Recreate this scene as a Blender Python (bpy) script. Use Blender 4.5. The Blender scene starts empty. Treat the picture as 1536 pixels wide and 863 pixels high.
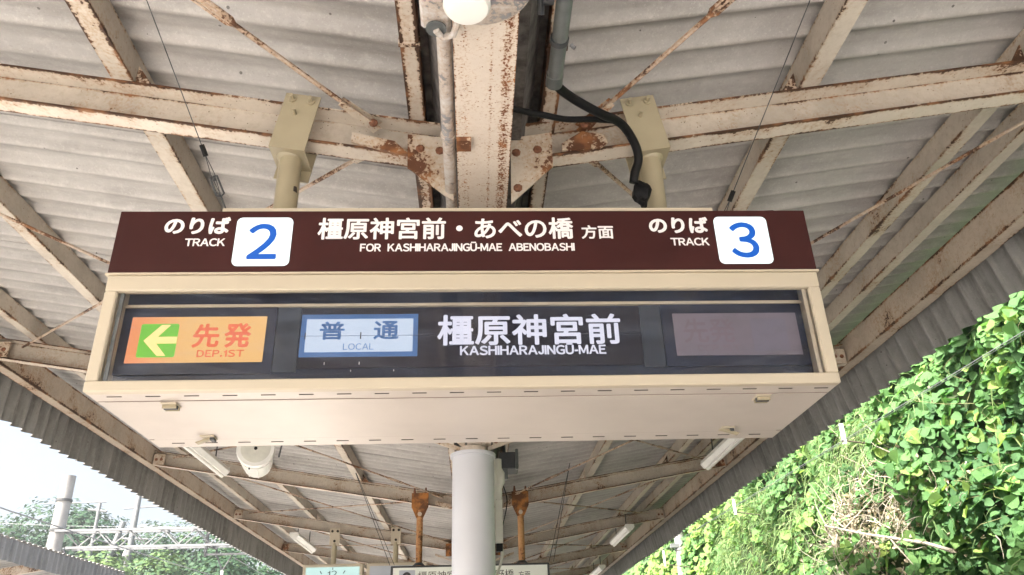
import bpy, math, random
import numpy as np
from mathutils import Vector, Matrix

# ---------------------------------------------------------------- scene, camera, light
SC = bpy.context.scene
COL = SC.collection
EXPO = 1.80
SC.view_settings.view_transform = 'Standard'
SC.view_settings.look = 'None'
SC.view_settings.exposure = EXPO
SC.view_settings.gamma = 1.0
EM = 1.0 / 2 ** EXPO            # lamp brightness that shows as white at this exposure

yaw, pitch, roll = math.radians(3.16772), math.radians(26.36345), math.radians(-1.76175)
r0 = Vector((math.cos(yaw), -math.sin(yaw), 0))
fw = Vector((math.sin(yaw) * math.cos(pitch), math.cos(yaw) * math.cos(pitch), math.sin(pitch)))
u0 = r0.cross(fw)
rr = r0 * math.cos(roll) + u0 * math.sin(roll)
uu = -r0 * math.sin(roll) + u0 * math.cos(roll)
cam_d = bpy.data.cameras.new("camera")
cam = bpy.data.objects.new("camera", cam_d)
COL.objects.link(cam)
cam.matrix_world = Matrix(((rr.x, uu.x, -fw.x, 0), (rr.y, uu.y, -fw.y, 0), (rr.z, uu.z, -fw.z, 0), (0, 0, 0, 1)))
cam_d.sensor_width = 36.0
cam_d.lens = 1179.92 / 1536 * 36
cam_d.clip_start = 0.05
cam_d.clip_end = 2000
SC.camera = cam

SUN_EL, SUN_AZ = math.radians(47), math.radians(232)     # azimuth clockwise from +Y: behind left
W = bpy.data.worlds.new("World")
SC.world = W
W.use_nodes = True
wn = W.node_tree
for n in list(wn.nodes): wn.nodes.remove(n)
wo = wn.nodes.new("ShaderNodeOutputWorld"); wb = wn.nodes.new("ShaderNodeBackground")
sk = wn.nodes.new("ShaderNodeTexSky"); sk.sky_type = 'NISHITA'; sk.sun_disc = False
sk.sun_elevation = SUN_EL; sk.sun_rotation = SUN_AZ
sk.air_density = 1.0; sk.dust_density = 10.0; sk.ozone_density = 1.0
wb.inputs[1].default_value = 0.15
wn.links.new(sk.outputs[0], wb.inputs[0]); wn.links.new(wb.outputs[0], wo.inputs[0])
sd = bpy.data.lights.new("sun", 'SUN'); sd.energy = 5.0; sd.angle = math.radians(3); sd.color = (1, .96, .9)
so = bpy.data.objects.new("sun", sd); COL.objects.link(so)
sdir = Vector((math.sin(SUN_AZ) * math.cos(SUN_EL), math.cos(SUN_AZ) * math.cos(SUN_EL), math.sin(SUN_EL)))
so.rotation_euler = sdir.to_track_quat('Z', 'Y').to_euler()
SC.cycles.max_bounces = 10
SC.cycles.diffuse_bounces = 7
SC.cycles.transparent_max_bounces = 12

rnd = random.Random(7)

# ---------------------------------------------------------------- materials
def new_mat(name):
    m = bpy.data.materials.new(name); m.use_nodes = True
    nt = m.node_tree
    for n in list(nt.nodes): nt.nodes.remove(n)
    out = nt.nodes.new("ShaderNodeOutputMaterial")
    return m, nt, out
def N(nt, t, **kw):
    n = nt.nodes.new(t)
    for k, v in kw.items():
        if isinstance(k, str) and k.startswith('i_'): n.inputs[int(k[2:])].default_value = v
        else: setattr(n, k, v)
    return n
def L(nt, a, b): nt.links.new(a, b)
def math_n(nt, op, a, b=None, c=None, clamp=False):
    n = nt.nodes.new("ShaderNodeMath"); n.operation = op; n.use_clamp = clamp
    for i, v in enumerate((a, b, c)):
        if v is None: continue
        if hasattr(v, 'links') or hasattr(v, 'is_linked'): nt.links.new(v, n.inputs[i])
        else: n.inputs[i].default_value = v
    return n.outputs[0]
def noise(nt, vec, scale, detail=4, rough=.55):
    n = N(nt, "ShaderNodeTexNoise"); n.inputs['Scale'].default_value = scale
    n.inputs['Detail'].default_value = detail; n.inputs['Roughness'].default_value = rough
    L(nt, vec, n.inputs['Vector']); return n.outputs['Fac']
def ramp(nt, f, a, b, lo=0., hi=1.):
    n = N(nt, "ShaderNodeMapRange"); n.inputs[1].default_value = a; n.inputs[2].default_value = b
    n.inputs[3].default_value = lo; n.inputs[4].default_value = hi; n.interpolation_type = 'SMOOTHSTEP'
    L(nt, f, n.inputs[0]); return n.outputs[0]
def mix(nt, f, a, b, mode='MIX'):
    n = N(nt, "ShaderNodeMix", data_type='RGBA', blend_type=mode)
    for i, v in ((0, f), (6, a), (7, b)):
        if hasattr(v, 'links') or hasattr(v, 'is_linked'): L(nt, v, n.inputs[i])
        else: n.inputs[i].default_value = v if i == 0 else (*v, 1)
    return n.outputs[2]
def wpos(nt, sc=(1, 1, 1)):
    g = N(nt, "ShaderNodeNewGeometry"); mp = N(nt, "ShaderNodeMapping"); mp.inputs['Scale'].default_value = sc
    L(nt, g.outputs['Position'], mp.inputs['Vector']); return mp.outputs[0]
def finish(nt, out, col, rough, metal=0., bump=None, bstr=.2, bdist=.01, spec=.5):
    p = N(nt, "ShaderNodeBsdfPrincipled")
    for k, v in (('Base Color', col), ('Roughness', rough), ('Metallic', metal)):
        if hasattr(v, 'links') or hasattr(v, 'is_linked'): L(nt, v, p.inputs[k])
        elif k == 'Base Color': p.inputs[k].default_value = (*v, 1)
        else: p.inputs[k].default_value = v
    p.inputs['Specular IOR Level'].default_value = spec
    if bump is not None:
        b = N(nt, "ShaderNodeBump"); b.inputs['Strength'].default_value = bstr; b.inputs['Distance'].default_value = bdist
        L(nt, bump, b.inputs['Height']); L(nt, b.outputs[0], p.inputs['Normal'])
    L(nt, p.outputs[0], out.inputs[0]); return p

def rusty_paint(name, base, thr=.62, edge=.22, grime=.25, dot=True, fine=60, rustcol=((.062, .031, .018), (.25, .115, .052)), wts=(.48, .24, .28)):
    m, nt, out = new_mat(name)
    v = wpos(nt)
    at = N(nt, "ShaderNodeAttribute", attribute_name='rust_shade')
    n1 = noise(nt, v, 2.6, 3); n2 = noise(nt, v, 26, 6, .62); n3 = noise(nt, v, fine, 4, .6)
    f = math_n(nt, 'MULTIPLY', n1, wts[0]); f = math_n(nt, 'MULTIPLY_ADD', n2, wts[1], f); f = math_n(nt, 'MULTIPLY_ADD', n3, wts[2], f)
    f = math_n(nt, 'MULTIPLY_ADD', at.outputs['Fac'], edge, f)
    mask = ramp(nt, f, thr, thr + .03)
    stain = ramp(nt, f, thr - .10, thr + .02, 0, .55)
    g1 = noise(nt, v, 2.2, 5, .7)
    paint = mix(nt, ramp(nt, g1, .35, .75, 0, grime), base, tuple(c * .55 for c in base))
    gv = noise(nt, wpos(nt, (9, 9, 9)), 3, 5, .7)
    paint = mix(nt, ramp(nt, gv, .42, .7, 0, grime * .6), paint, (base[0] * .62, base[1] * .58, base[2] * .5))
    paint = mix(nt, stain, paint, (base[0] * .62, base[1] * .43, base[2] * .26))
    rc = mix(nt, ramp(nt, noise(nt, v, 7, 3), .45, .66), rustcol[0], rustcol[1])
    if dot:
        vo = N(nt, "ShaderNodeTexVoronoi"); vo.inputs['Scale'].default_value = 55; L(nt, v, vo.inputs['Vector'])
        d = math_n(nt, 'LESS_THAN', vo.outputs['Distance'], .16)
        d = math_n(nt, 'MULTIPLY', d, ramp(nt, math_n(nt, 'MULTIPLY_ADD', at.outputs['Fac'], .14, n2), .54, .60))
        mask = math_n(nt, 'MAXIMUM', mask, d)
    col = mix(nt, mask, paint, rc)
    h = math_n(nt, 'MULTIPLY_ADD', mask, -.6, n3)
    finish(nt, out, col, .6, 0, h, .35, .004, .35)
    return m

def plain(name, col, rough=.5, metal=0., vary=.12, scale=6, bump=0., spec=.5):
    m, nt, out = new_mat(name)
    v = wpos(nt); n = noise(nt, v, scale, 5, .6)
    c = mix(nt, ramp(nt, n, .3, .75, 0, 1), tuple(x * (1 + vary * .5) for x in col), tuple(x * (1 - vary) for x in col))
    h = noise(nt, v, scale * 8, 4) if bump else None
    finish(nt, out, c, rough, metal, h, bump, .004, spec)
    return m
def glow(name, col, strength=1., grad=0.):
    m, nt, out = new_mat(name)
    e = N(nt, "ShaderNodeEmission"); e.inputs[0].default_value = (*col, 1); e.inputs[1].default_value = strength * EM
    d = N(nt, "ShaderNodeBsdfPrincipled"); d.inputs['Base Color'].default_value = (*[c * .25 for c in col], 1); d.inputs['Roughness'].default_value = .35
    a = N(nt, "ShaderNodeAddShader"); L(nt, e.outputs[0], a.inputs[0]); L(nt, d.outputs[0], a.inputs[1]); L(nt, a.outputs[0], out.inputs[0])
    return m

def sheet_mat(name, base, dark, dirt=.5, smap=(.5, 2.5, 1)):
    m, nt, out = new_mat(name)
    v = wpos(nt); vs = wpos(nt, smap)
    big = noise(nt, v, 1.1, 4, .6); st = noise(nt, vs, 2.5, 5, .65); fine = noise(nt, v, 75, 3, .7)
    mid = noise(nt, v, 16, 5, .7)
    c = mix(nt, ramp(nt, big, .35, .7), base, tuple(x * .78 for x in base))
    c = mix(nt, ramp(nt, st, .45, .8, 0, dirt), c, dark)
    c = mix(nt, ramp(nt, mid, .45, .72, 0, .5), c, tuple(x * 1.25 for x in base))
    lk = noise(nt, wpos(nt, (.8, 5, 1)), 1.7, 6, .75)
    c = mix(nt, ramp(nt, lk, .60, .74, 0, .35), c, (dark[0] * 1.25, dark[1], dark[2] * .8))
    c = mix(nt, ramp(nt, fine, .58, .66, 0, .38), c, tuple(min(.8, x * 1.45) for x in base))
    c = mix(nt, ramp(nt, fine, .40, .30, 0, .35), c, dark)
    vo = N(nt, "ShaderNodeTexVoronoi"); vo.inputs['Scale'].default_value = 7; L(nt, v, vo.inputs['Vector'])
    d = math_n(nt, 'LESS_THAN', vo.outputs['Distance'], .055)
    c = mix(nt, math_n(nt, 'MULTIPLY', d, .85), c, (.03, .025, .02))
    at = N(nt, 'ShaderNodeAttribute', attribute_name='rust_shade')      # corrugation shading painted into the colour: dark flanks, pale crests
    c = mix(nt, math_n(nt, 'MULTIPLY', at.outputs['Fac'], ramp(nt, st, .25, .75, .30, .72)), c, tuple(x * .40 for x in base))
    oi = N(nt, 'ShaderNodeObjectInfo'); c = mix(nt, math_n(nt, 'MULTIPLY', oi.outputs['Random'], .22), c, tuple(x * .45 for x in base))
    h = math_n(nt, 'ADD', fine, mid)
    finish(nt, out, c, .62, 0, h, .35, .003, .4)
    return m

M = {}
CREAM = (.64, .58, .50)
M['rafter'] = rusty_paint('cream_paint_rusty_edges', CREAM, .61, .17, .32)
M['web'] = rusty_paint('shaded_grimy_cream_web', (.52, .47, .40), .62, .14, .6)  # cream darkened in colour for the shade on upright webs, plus grime
M['purlin'] = rusty_paint('cream_paint_lightly_rusted', (.58, .53, .455), .63, .12, .5, dot=False)
M['beam'] = rusty_paint('cream_paint_with_rust_dots', (.66, .59, .51), .63, .13, .2, True, 105, ((.16, .055, .02), (.38, .15, .05)), (.14, .22, .64))
M['gusset'] = rusty_paint('cream_plate_rust_bloom', (.60, .53, .44), .615, .12, .5, True, 60, ((.11, .045, .022), (.30, .13, .05)))
M['rust_shade'] = rusty_paint('orange_rusted_steel', (.48, .27, .12), .54, .2, .5, True, 40, ((.12, .05, .02), (.42, .17, .04)))
M['bolt'] = plain('rust_brown_bolt', (.20, .085, .045), .8, 0, .5, 60, .5)
M['rod'] = rusty_paint('rod_flaking_paint', (.54, .45, .37), .53, .06, .6, True, 70)
M['fascia'] = rusty_paint('fascia_cream_brown', (.52, .45, .37), .60, .15, .6)
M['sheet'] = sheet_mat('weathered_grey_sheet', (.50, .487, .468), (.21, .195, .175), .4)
M['valance'] = sheet_mat('weathered_backlit_sheet', (.28, .282, .274), (.06, .06, .055), .95, (1, 5, .5))  # roof sheet darkened in colour for its backlit look, plus dirt streaks
M['gutter'] = plain('dark_weathered_gutter', (.12, .11, .105), .75, 0, .7, 14, .3)
M['beige'] = plain('beige_enamel', (.50, .44, .335), .38, 0, .05, 1.2)
M['beige_soffit'] = plain('beige_enamel_soffit', (.53, .48, .43), .30, 0, .10, 2.2, .06)
M['post'] = plain('olive_beige_paint', (.37, .325, .22), .42, 0, .08, 5)
M['brown'] = plain('dark_maroon_panel', (.044, .011, .010), .45, 0, .15, 3, spec=.25)
M['white'] = plain('white_lettering', (.80, .78, .78), .5, 0, .02)
M['navy'] = plain('dark_navy_interior', (.012, .018, .042), .30, 0, .3, 3)
M['navy2'] = plain('dark_slate_divider', (.035, .045, .065), .35, 0, .3, 6)
M['flap'] = plain('black_flap', (.012, .012, .024), .28, 0, .3, 8)
M['slot'] = plain('dark_slot', (.03, .022, .018), .8)
M['seam'] = plain('brown_seam', (.20, .15, .12), .7)
M['black'] = plain('black_rubber', (.006, .006, .0065), .5, 0, .4, 30, .5, .2)
M['pipe_grey'] = plain('grey_steel_conduit', (.15, .165, .165), .30, .35, .25, 9)
M['peel'] = rusty_paint('peeling_white_over_grey', (.60, .58, .56), .535, .05, .4, False, 60, ((.22, .22, .23), (.30, .30, .31)))
M['column'] = plain('pale_grey_column_paint', (.62, .64, .69), .32, 0, .06, 2)
M['white_plastic'] = plain('white_plastic', (.80, .80, .76), .35, 0, .08, 4)
M['downpipe'] = plain('off_white_pipe', (.62, .62, .55), .4, 0, .15, 5)
M['concrete'] = plain('pale_concrete', (.26, .26, .255), .85, 0, .25, 2.5, .3)
M['galv'] = plain('galvanised_steel', (.18, .19, .20), .55, .2, .2, 6)
M['darksteel'] = plain('dark_grey_steel', (.05, .055, .06), .5, 0, .3, 12)
M['platform'] = plain('platform_paving', (.62, .59, .57), .8, 0, .15, 1.5, .3)
M['ballast'] = plain('ballast_stone', (.30, .295, .285), .9, 0, .35, 9, .6)
M['soil'] = plain('dark_soil', (.05, .075, .03), .95, 0, .5, 3, .6)
M['hillgreen'] = plain('wooded_slope', (.05, .09, .035), .95, 0, .5, 1, .5)
M['track_white'] = glow('lit_white_acrylic', (.86, 1.0, 1.0), 1.25)
M['blue'] = glow('lit_blue_digit', (.004, .125, .60), .8)
M['lit_green'] = glow('lit_green', (.20, .62, .06), .72)
M['lit_yellow'] = glow('lit_pale_yellow', (1.0, .74, .30), .98)
M['lit_red'] = glow('lit_red_lettering', (.82, .17, .08), .80)
M['roll_white'] = glow('lit_roll_white', (.62, .74, .92), .72)
M['roll_blue'] = plain('roll_blue', (.06, .16, .40), .4, 0, .05)
M['roll_text'] = glow('roll_white_lettering', (.80, .82, .98), .75)
M['mauve'] = plain('unlit_mauve_panel', (.17, .15, .19), .4, 0, .2, 3)
M['mauve_red'] = plain('unlit_red_ghost_lettering', (.170, .135, .172), .4, 0, .1)
M['mauve_blue'] = plain('unlit_blue_ghost_box', (.158, .146, .196), .4, 0, .1)
M['clock_face'] = glow('lit_clock_face', (.62, .90, .86), .80)
M['sign_white'] = plain('white_sign_face', (.76, .80, .74), .4, 0, .04)
M['sign_grey'] = plain('pale_blue_grey_face', (.42, .46, .52), .4, 0, .06)
M['ink'] = plain('black_print', (.02, .02, .022), .5)

def orange_mat():      # back-lit orange panel, brighter towards the lamp on its right as the photo's panel is
    m, nt, out = new_mat('lit_orange_panel')
    tc = N(nt, "ShaderNodeTexCoord"); sp = N(nt, "ShaderNodeSeparateXYZ"); L(nt, tc.outputs['Generated'], sp.inputs[0])
    f = ramp(nt, sp.outputs[0], 0, .45)
    c = mix(nt, f, (1.0, .38, .17), (1.0, .60, .25))
    e = N(nt, "ShaderNodeEmission"); L(nt, c, e.inputs[0]); e.inputs[1].default_value = .95 * EM
    L(nt, e.outputs[0], out.inputs[0]); return m
M['orange'] = orange_mat()

def glass_mat():
    m, nt, out = new_mat('dusty_glass')
    tr = N(nt, "ShaderNodeBsdfTransparent"); gl = N(nt, "ShaderNodeBsdfGlossy"); gl.inputs['Roughness'].default_value = .03
    df = N(nt, "ShaderNodeBsdfDiffuse"); df.inputs[0].default_value = (.42, .52, .70, 1)
    fr = N(nt, "ShaderNodeFresnel"); fr.inputs[0].default_value = 1.33
    v = wpos(nt, (1.4, 1, 6))
    sm = ramp(nt, noise(nt, v, 2.2, 6, .7), .42, .78, .004, .05)
    wv = N(nt, "ShaderNodeTexNoise"); wv.inputs['Scale'].default_value = 9; wv.inputs['Detail'].default_value = 3
    mp = N(nt, "ShaderNodeMapping"); mp.inputs['Rotation'].default_value = (0, .5, 0); mp.inputs['Scale'].default_value = (1, 1, 22)
    g = N(nt, "ShaderNodeNewGeometry"); L(nt, g.outputs['Position'], mp.inputs[0]); L(nt, mp.outputs[0], wv.inputs['Vector'])
    sc_ = ramp(nt, wv.outputs['Fac'], .70, .76, 0, .16)
    dirt = math_n(nt, 'ADD', sm, sc_)
    a = N(nt, "ShaderNodeMixShader"); L(nt, math_n(nt, 'MULTIPLY', fr.outputs[0], 1.0), a.inputs[0]); L(nt, tr.outputs[0], a.inputs[1]); L(nt, gl.outputs[0], a.inputs[2])
    b = N(nt, "ShaderNodeMixShader"); L(nt, dirt, b.inputs[0]); L(nt, a.outputs[0], b.inputs[1]); L(nt, df.outputs[0], b.inputs[2])
    L(nt, b.outputs[0], out.inputs[0]); return m
M['glass'] = glass_mat()

def leaf_mat(name, dark, mid, bright, trans=.35, hazefac=0.):
    m, nt, out = new_mat(name)
    at = N(nt, "ShaderNodeAttribute", attribute_name='tint')
    cr = N(nt, "ShaderNodeValToRGB"); e = cr.color_ramp.elements
    e[0].position = 0; e[0].color = (*dark, 1); e[1].position = 1; e[1].color = (*bright, 1)
    k = e.new(.55); k.color = (*mid, 1)
    oi = N(nt, "ShaderNodeObjectInfo")
    f = math_n(nt, 'ADD', at.outputs['Fac'], math_n(nt, 'MULTIPLY', math_n(nt, 'SUBTRACT', oi.outputs['Random'], .5), .5), clamp=True)
    L(nt, f, cr.inputs[0])
    d = N(nt, "ShaderNodeBsdfPrincipled"); L(nt, cr.outputs[0], d.inputs['Base Color']); d.inputs['Roughness'].default_value = .68; d.inputs['Specular IOR Level'].default_value = .3
    t = N(nt, "ShaderNodeBsdfTranslucent"); L(nt, mix(nt, 1., cr.outputs[0], (1.05, 1.15, .65), 'MULTIPLY'), t.inputs[0])
    x = N(nt, "ShaderNodeMixShader"); x.inputs[0].default_value = trans
    L(nt, d.outputs[0], x.inputs[1]); L(nt, t.outputs[0], x.inputs[2]); L(nt, x.outputs[0], out.inputs[0])
    return m
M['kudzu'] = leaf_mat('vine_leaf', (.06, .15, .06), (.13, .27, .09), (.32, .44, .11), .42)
M['bamboo'] = leaf_mat('bamboo_grass_leaf', (.09, .16, .06), (.19, .29, .12), (.38, .46, .20))
M['tree'] = leaf_mat('tree_leaf', (.012, .045, .026), (.034, .085, .036), (.11, .18, .05), .15)
M['dry'] = plain('dry_dead_stem', (.40, .36, .29), .9, 0, .4, 20)
M['dryleaf'] = leaf_mat('dry_leaf', (.22, .18, .12), (.38, .33, .24), (.50, .45, .34), .2)
M['vine_stem'] = plain('green_brown_stem', (.16, .17, .07), .8, 0, .4, 8)
M['bark'] = plain('bark', (.10, .08, .06), .95, 0, .4, 8, .6)

# ---------------------------------------------------------------- mesh building
class MB:
    def __init__(s): s.v = []; s.f = []; s.r = []; s.smooth = False
    def add(s, vs, fs, r=0.):
        b = len(s.v); s.v += [tuple(v) for v in vs]
        s.r += list(r) if hasattr(r, '__len__') else [r] * len(vs)
        s.f += [tuple(b + i for i in f) for f in fs]; return s
    def box(s, a, b, r=0.):
        x0, y0, z0 = a; x1, y1, z1 = b
        return s.add([(x0,y0,z0),(x1,y0,z0),(x1,y1,z0),(x0,y1,z0),(x0,y0,z1),(x1,y0,z1),(x1,y1,z1),(x0,y1,z1)],
                     [(0,3,2,1),(4,5,6,7),(0,1,5,4),(1,2,6,5),(2,3,7,6),(3,0,4,7)], r)
    def bevbox(s, a, b, c=.004, r=0.):      # box with chamfered edges along all sides
        a = Vector(a); b = Vector(b); ce = (a + b) / 2; h = (b - a) / 2
        vs = []; idx = {}
        for sx in (-1, 1):
            for sy in (-1, 1):
                for sz in (-1, 1):
                    for ax in range(3):
                        p = Vector((sx * (h.x - (c if ax != 0 else 0)), sy * (h.y - (c if ax != 1 else 0)), sz * (h.z - (c if ax != 2 else 0))))
                        idx[(sx, sy, sz, ax)] = len(vs); vs.append(ce + p)
        fs = []
        for ax in range(3):
            o = [i for i in range(3) if i != ax]
            for sg in (-1, 1):
                q = []
                for (p1, p2) in ((-1,-1),(1,-1),(1,1),(-1,1)):
                    k = [0,0,0]; k[ax] = sg; k[o[0]] = p1; k[o[1]] = p2; q.append(idx[(*k, ax)])
                fs.append(q)
        for ax in range(3):
            o = [i for i in range(3) if i != ax]
            for p1 in (-1, 1):
                for p2 in (-1, 1):
                    k0 = [0,0,0]; k1 = [0,0,0]
                    k0[ax] = -1; k1[ax] = 1; k0[o[0]] = k1[o[0]] = p1; k0[o[1]] = k1[o[1]] = p2
                    fs.append([idx[(*k0, o[0])], idx[(*k1, o[0])], idx[(*k1, o[1])], idx[(*k0, o[1])]])
        for sx in (-1, 1):
            for sy in (-1, 1):
                for sz in (-1, 1): fs.append([idx[(sx, sy, sz, i)] for i in range(3)])
        return s.add(vs, fs, r)
    def slab(s, A, B, u, w, n, t, edges=(1, 1), prof=None):
        # long plate from A to B; width w along u, thickness t along n; rust strong near both long edges
        A, B, u, n = Vector(A), Vector(B), Vector(u).normalized(), Vector(n).normalized()
        e0, e1 = edges; k = min(.30, .020 / w)
        ws = [0, k, 1 - k, 1]; rs = [e0, 0 if e0 <= 1 else .3, 0, e1]
        if prof: ws, rs = prof
        ring = [(x, 0, q) for x, q in zip(ws, rs)] + [(x, 1, q) for x, q in reversed(list(zip(ws, rs)))]
        vs = []; r = []
        for P in (A, B):
            for x, y, q in ring: vs.append(P + u * w * x + n * t * y); r.append(q)
        m = len(ring); fs = [(i, (i + 1) % m, m + (i + 1) % m, m + i) for i in range(m)]
        fs += [tuple(range(m))[::-1], tuple(range(m, 2 * m))]
        return s.add(vs, fs, r)
    def tube(s, pts, rad, n=10, cap=True, r=0.):
        pts = [Vector(p) for p in pts]; m = len(pts); rad = rad if hasattr(rad, '__len__') else [rad] * m
        vs = []; fs = []; up = None
        for i, p in enumerate(pts):
            d = (pts[min(i + 1, m - 1)] - pts[max(i - 1, 0)]).normalized()
            if up is None: up = d.orthogonal().normalized()
            up = (up - d * up.dot(d)).normalized(); sd_ = d.cross(up)
            for k in range(n):
                a = 2 * math.pi * k / n; vs.append(p + (up * math.cos(a) + sd_ * math.sin(a)) * rad[i])
        for i in range(m - 1):
            for k in range(n): fs.append((i * n + k, i * n + (k + 1) % n, (i + 1) * n + (k + 1) % n, (i + 1) * n + k))
        if cap: fs += [tuple(range(n))[::-1], tuple(range((m - 1) * n, m * n))]
        return s.add(vs, fs, r)
    def prism(s, poly, axis, a, b, r=0.):      # polygon in the plane across axis, extruded from a to b
        def P(p, d):
            return {0: (d, p[0], p[1]), 1: (p[0], d, p[1]), 2: (p[0], p[1], d)}[axis]
        m = len(poly); vs = [P(p, a) for p in poly] + [P(p, b) for p in poly]
        fs = [tuple(range(m)), tuple(range(m, 2 * m))[::-1]] + [(i, (i + 1) % m, m + (i + 1) % m, m + i) for i in range(m)]
        rv = list(r) * 2 if hasattr(r, '__len__') else r
        return s.add(vs, fs, rv)
    def mesh(s, name, mat, origin):
        me = bpy.data.meshes.new(name)
        o = Vector(origin); me.from_pydata([tuple(Vector(v) - o) for v in s.v], [], s.f)
        if any(s.r):
            at = me.attributes.new('rust_shade', 'FLOAT', 'POINT'); at.data.foreach_set('value', [float(x) for x in s.r])
        me.materials.append(mat)
        bm = __import__('bmesh').new(); bm.from_mesh(me); __import__('bmesh').ops.recalc_face_normals(bm, faces=bm.faces); bm.to_mesh(me); bm.free()
        if s.smooth:
            me.polygons.foreach_set('use_smooth', [True] * len(me.polygons))
            try: me.set_sharp_from_angle(angle=math.radians(40))
            except Exception: pass
        me.update(); return me
    def build(s, name, mat, parent=None, origin=None, smooth=False):
        s.smooth = smooth
        if origin is None:
            a = np.array(s.v); origin = (a.min(0) + a.max(0)) / 2
        me = s.mesh(name, mat, origin)
        return put(name, me, origin, parent)

WL = {}      # world location of every object (no parent is rotated unless said)
def put(name, data, loc, parent=None, rot=None):
    o = bpy.data.objects.new(name, data); COL.objects.link(o)
    loc = Vector(loc); WL[o.name] = loc
    if parent is not None:
        o.parent = parent; o.location = loc - WL[parent.name]
    else: o.location = loc
    if rot is not None: o.rotation_euler = rot
    return o
def tag(o, label=None, cat=None, group=None, kind=None):
    if label: o['label'] = label
    if cat: o['category'] = cat
    if group: o['group'] = group
    if kind: o['kind'] = kind
    return o
def thing(name, loc, label, cat, group=None):
    return tag(put(name, None, loc), label, cat, group)

CX = .05
def zt(x): return 2.33 + .165 * abs(x - CX)       # top of the rafters (underside of the purlins)
RY = [3.05 + 4.25 * n for n in range(-1, 7)]      # rafter planes
XL, XR = -4.65, 3.76                              # inner faces of the fascia channels
Y0, Y1 = -3.2, 31.0

# ---------------------------------------------------------------- the platform canopy
canopy = thing('platform_canopy', (CX, 14, -1.55), 'cream painted steel butterfly canopy with grey corrugated sheets over the platform', 'canopy')
# corrugated roofing: each sheet is a part
PITCH = .2175; AMP = .019
def corrugated(nper, length, nl, amp=AMP, sk_=.32, shade_ph=.93):
    # ridges run along local X, pitch along local Y, height along local Z
    ny = nper * 12
    ys = [PITCH * nper * i / ny for i in range(ny + 1)]
    mb = MB()
    for t in (0, 1):
        for j in range(nl + 1):
            for y in ys:
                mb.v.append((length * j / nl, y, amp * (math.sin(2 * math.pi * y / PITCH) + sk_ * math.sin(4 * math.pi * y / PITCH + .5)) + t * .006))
                q_ = ((y / PITCH - shade_ph + .5) % 1.0) - .5; q_ = q_ if shade_ph > .8 else -q_
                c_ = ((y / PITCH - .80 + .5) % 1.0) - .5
                mb.r.append(max(math.exp(-(q_ / (.40 if q_ > 0 else .08)) ** 2), .62 * (1 - math.exp(-(c_ / .12) ** 2))))  # painted shade weight: dark past each ridge, pale on the crest
    w = ny + 1; tot = w * (nl + 1)
    for t in (0, 1):
        for j in range(nl):
            for i in range(ny):
                a = t * tot + j * w + i; mb.f.append((a, a + 1, a + w + 1, a + w))
    for j in range(nl):
        for i in (0, w - 1):
            a = j * w + i; mb.f.append((a, a + w, a + w + tot, a + tot))
    for i in range(ny):
        for j in (0, nl):
            a = j * w + i; mb.f.append((a, a + 1, a + 1 + tot, a + tot))
    mb.smooth = True
    return mb
PUR = .165           # purlin depth
NPER = 4
sheet_len = {-1: (4.95 - .18) / math.cos(math.atan(.165)), 1: (4.05 - .28) / math.cos(math.atan(.165))}
me_l = corrugated(NPER, sheet_len[-1], 2, shade_ph=.69).mesh('roof_sheet', M['sheet'], (0, 0, 0))
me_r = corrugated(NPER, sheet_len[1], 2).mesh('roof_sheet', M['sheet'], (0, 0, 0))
sl = math.atan(.165)
k = 0; y = Y0
while y < Y1:
    lap = (k % 2) * .0045
    for sg, me, x0 in ((1, me_r, .28), (-1, me_l, -.18)):
        z = zt(x0) + PUR + AMP + .004 + lap + rnd.uniform(0, .002)
        jit = rnd.uniform(-.012, .012)
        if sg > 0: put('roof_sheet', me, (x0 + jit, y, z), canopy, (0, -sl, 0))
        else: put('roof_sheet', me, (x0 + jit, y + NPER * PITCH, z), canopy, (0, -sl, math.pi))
    k += 1; y += NPER * PITCH - .006
# hanging valance sheets along both eaves: pieces with vertical ribs
def valance(nper, h, lean):
    mb = corrugated(nper, h, 4)
    return mb
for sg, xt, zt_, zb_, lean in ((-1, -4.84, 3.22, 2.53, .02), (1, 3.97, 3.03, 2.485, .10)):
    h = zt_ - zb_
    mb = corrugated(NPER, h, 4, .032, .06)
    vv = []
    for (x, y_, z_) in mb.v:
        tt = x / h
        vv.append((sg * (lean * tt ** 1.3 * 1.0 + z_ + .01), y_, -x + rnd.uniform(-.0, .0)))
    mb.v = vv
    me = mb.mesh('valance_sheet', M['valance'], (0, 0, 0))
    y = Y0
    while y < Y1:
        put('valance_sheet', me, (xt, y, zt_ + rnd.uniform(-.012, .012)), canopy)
        y += NPER * PITCH - .004

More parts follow.
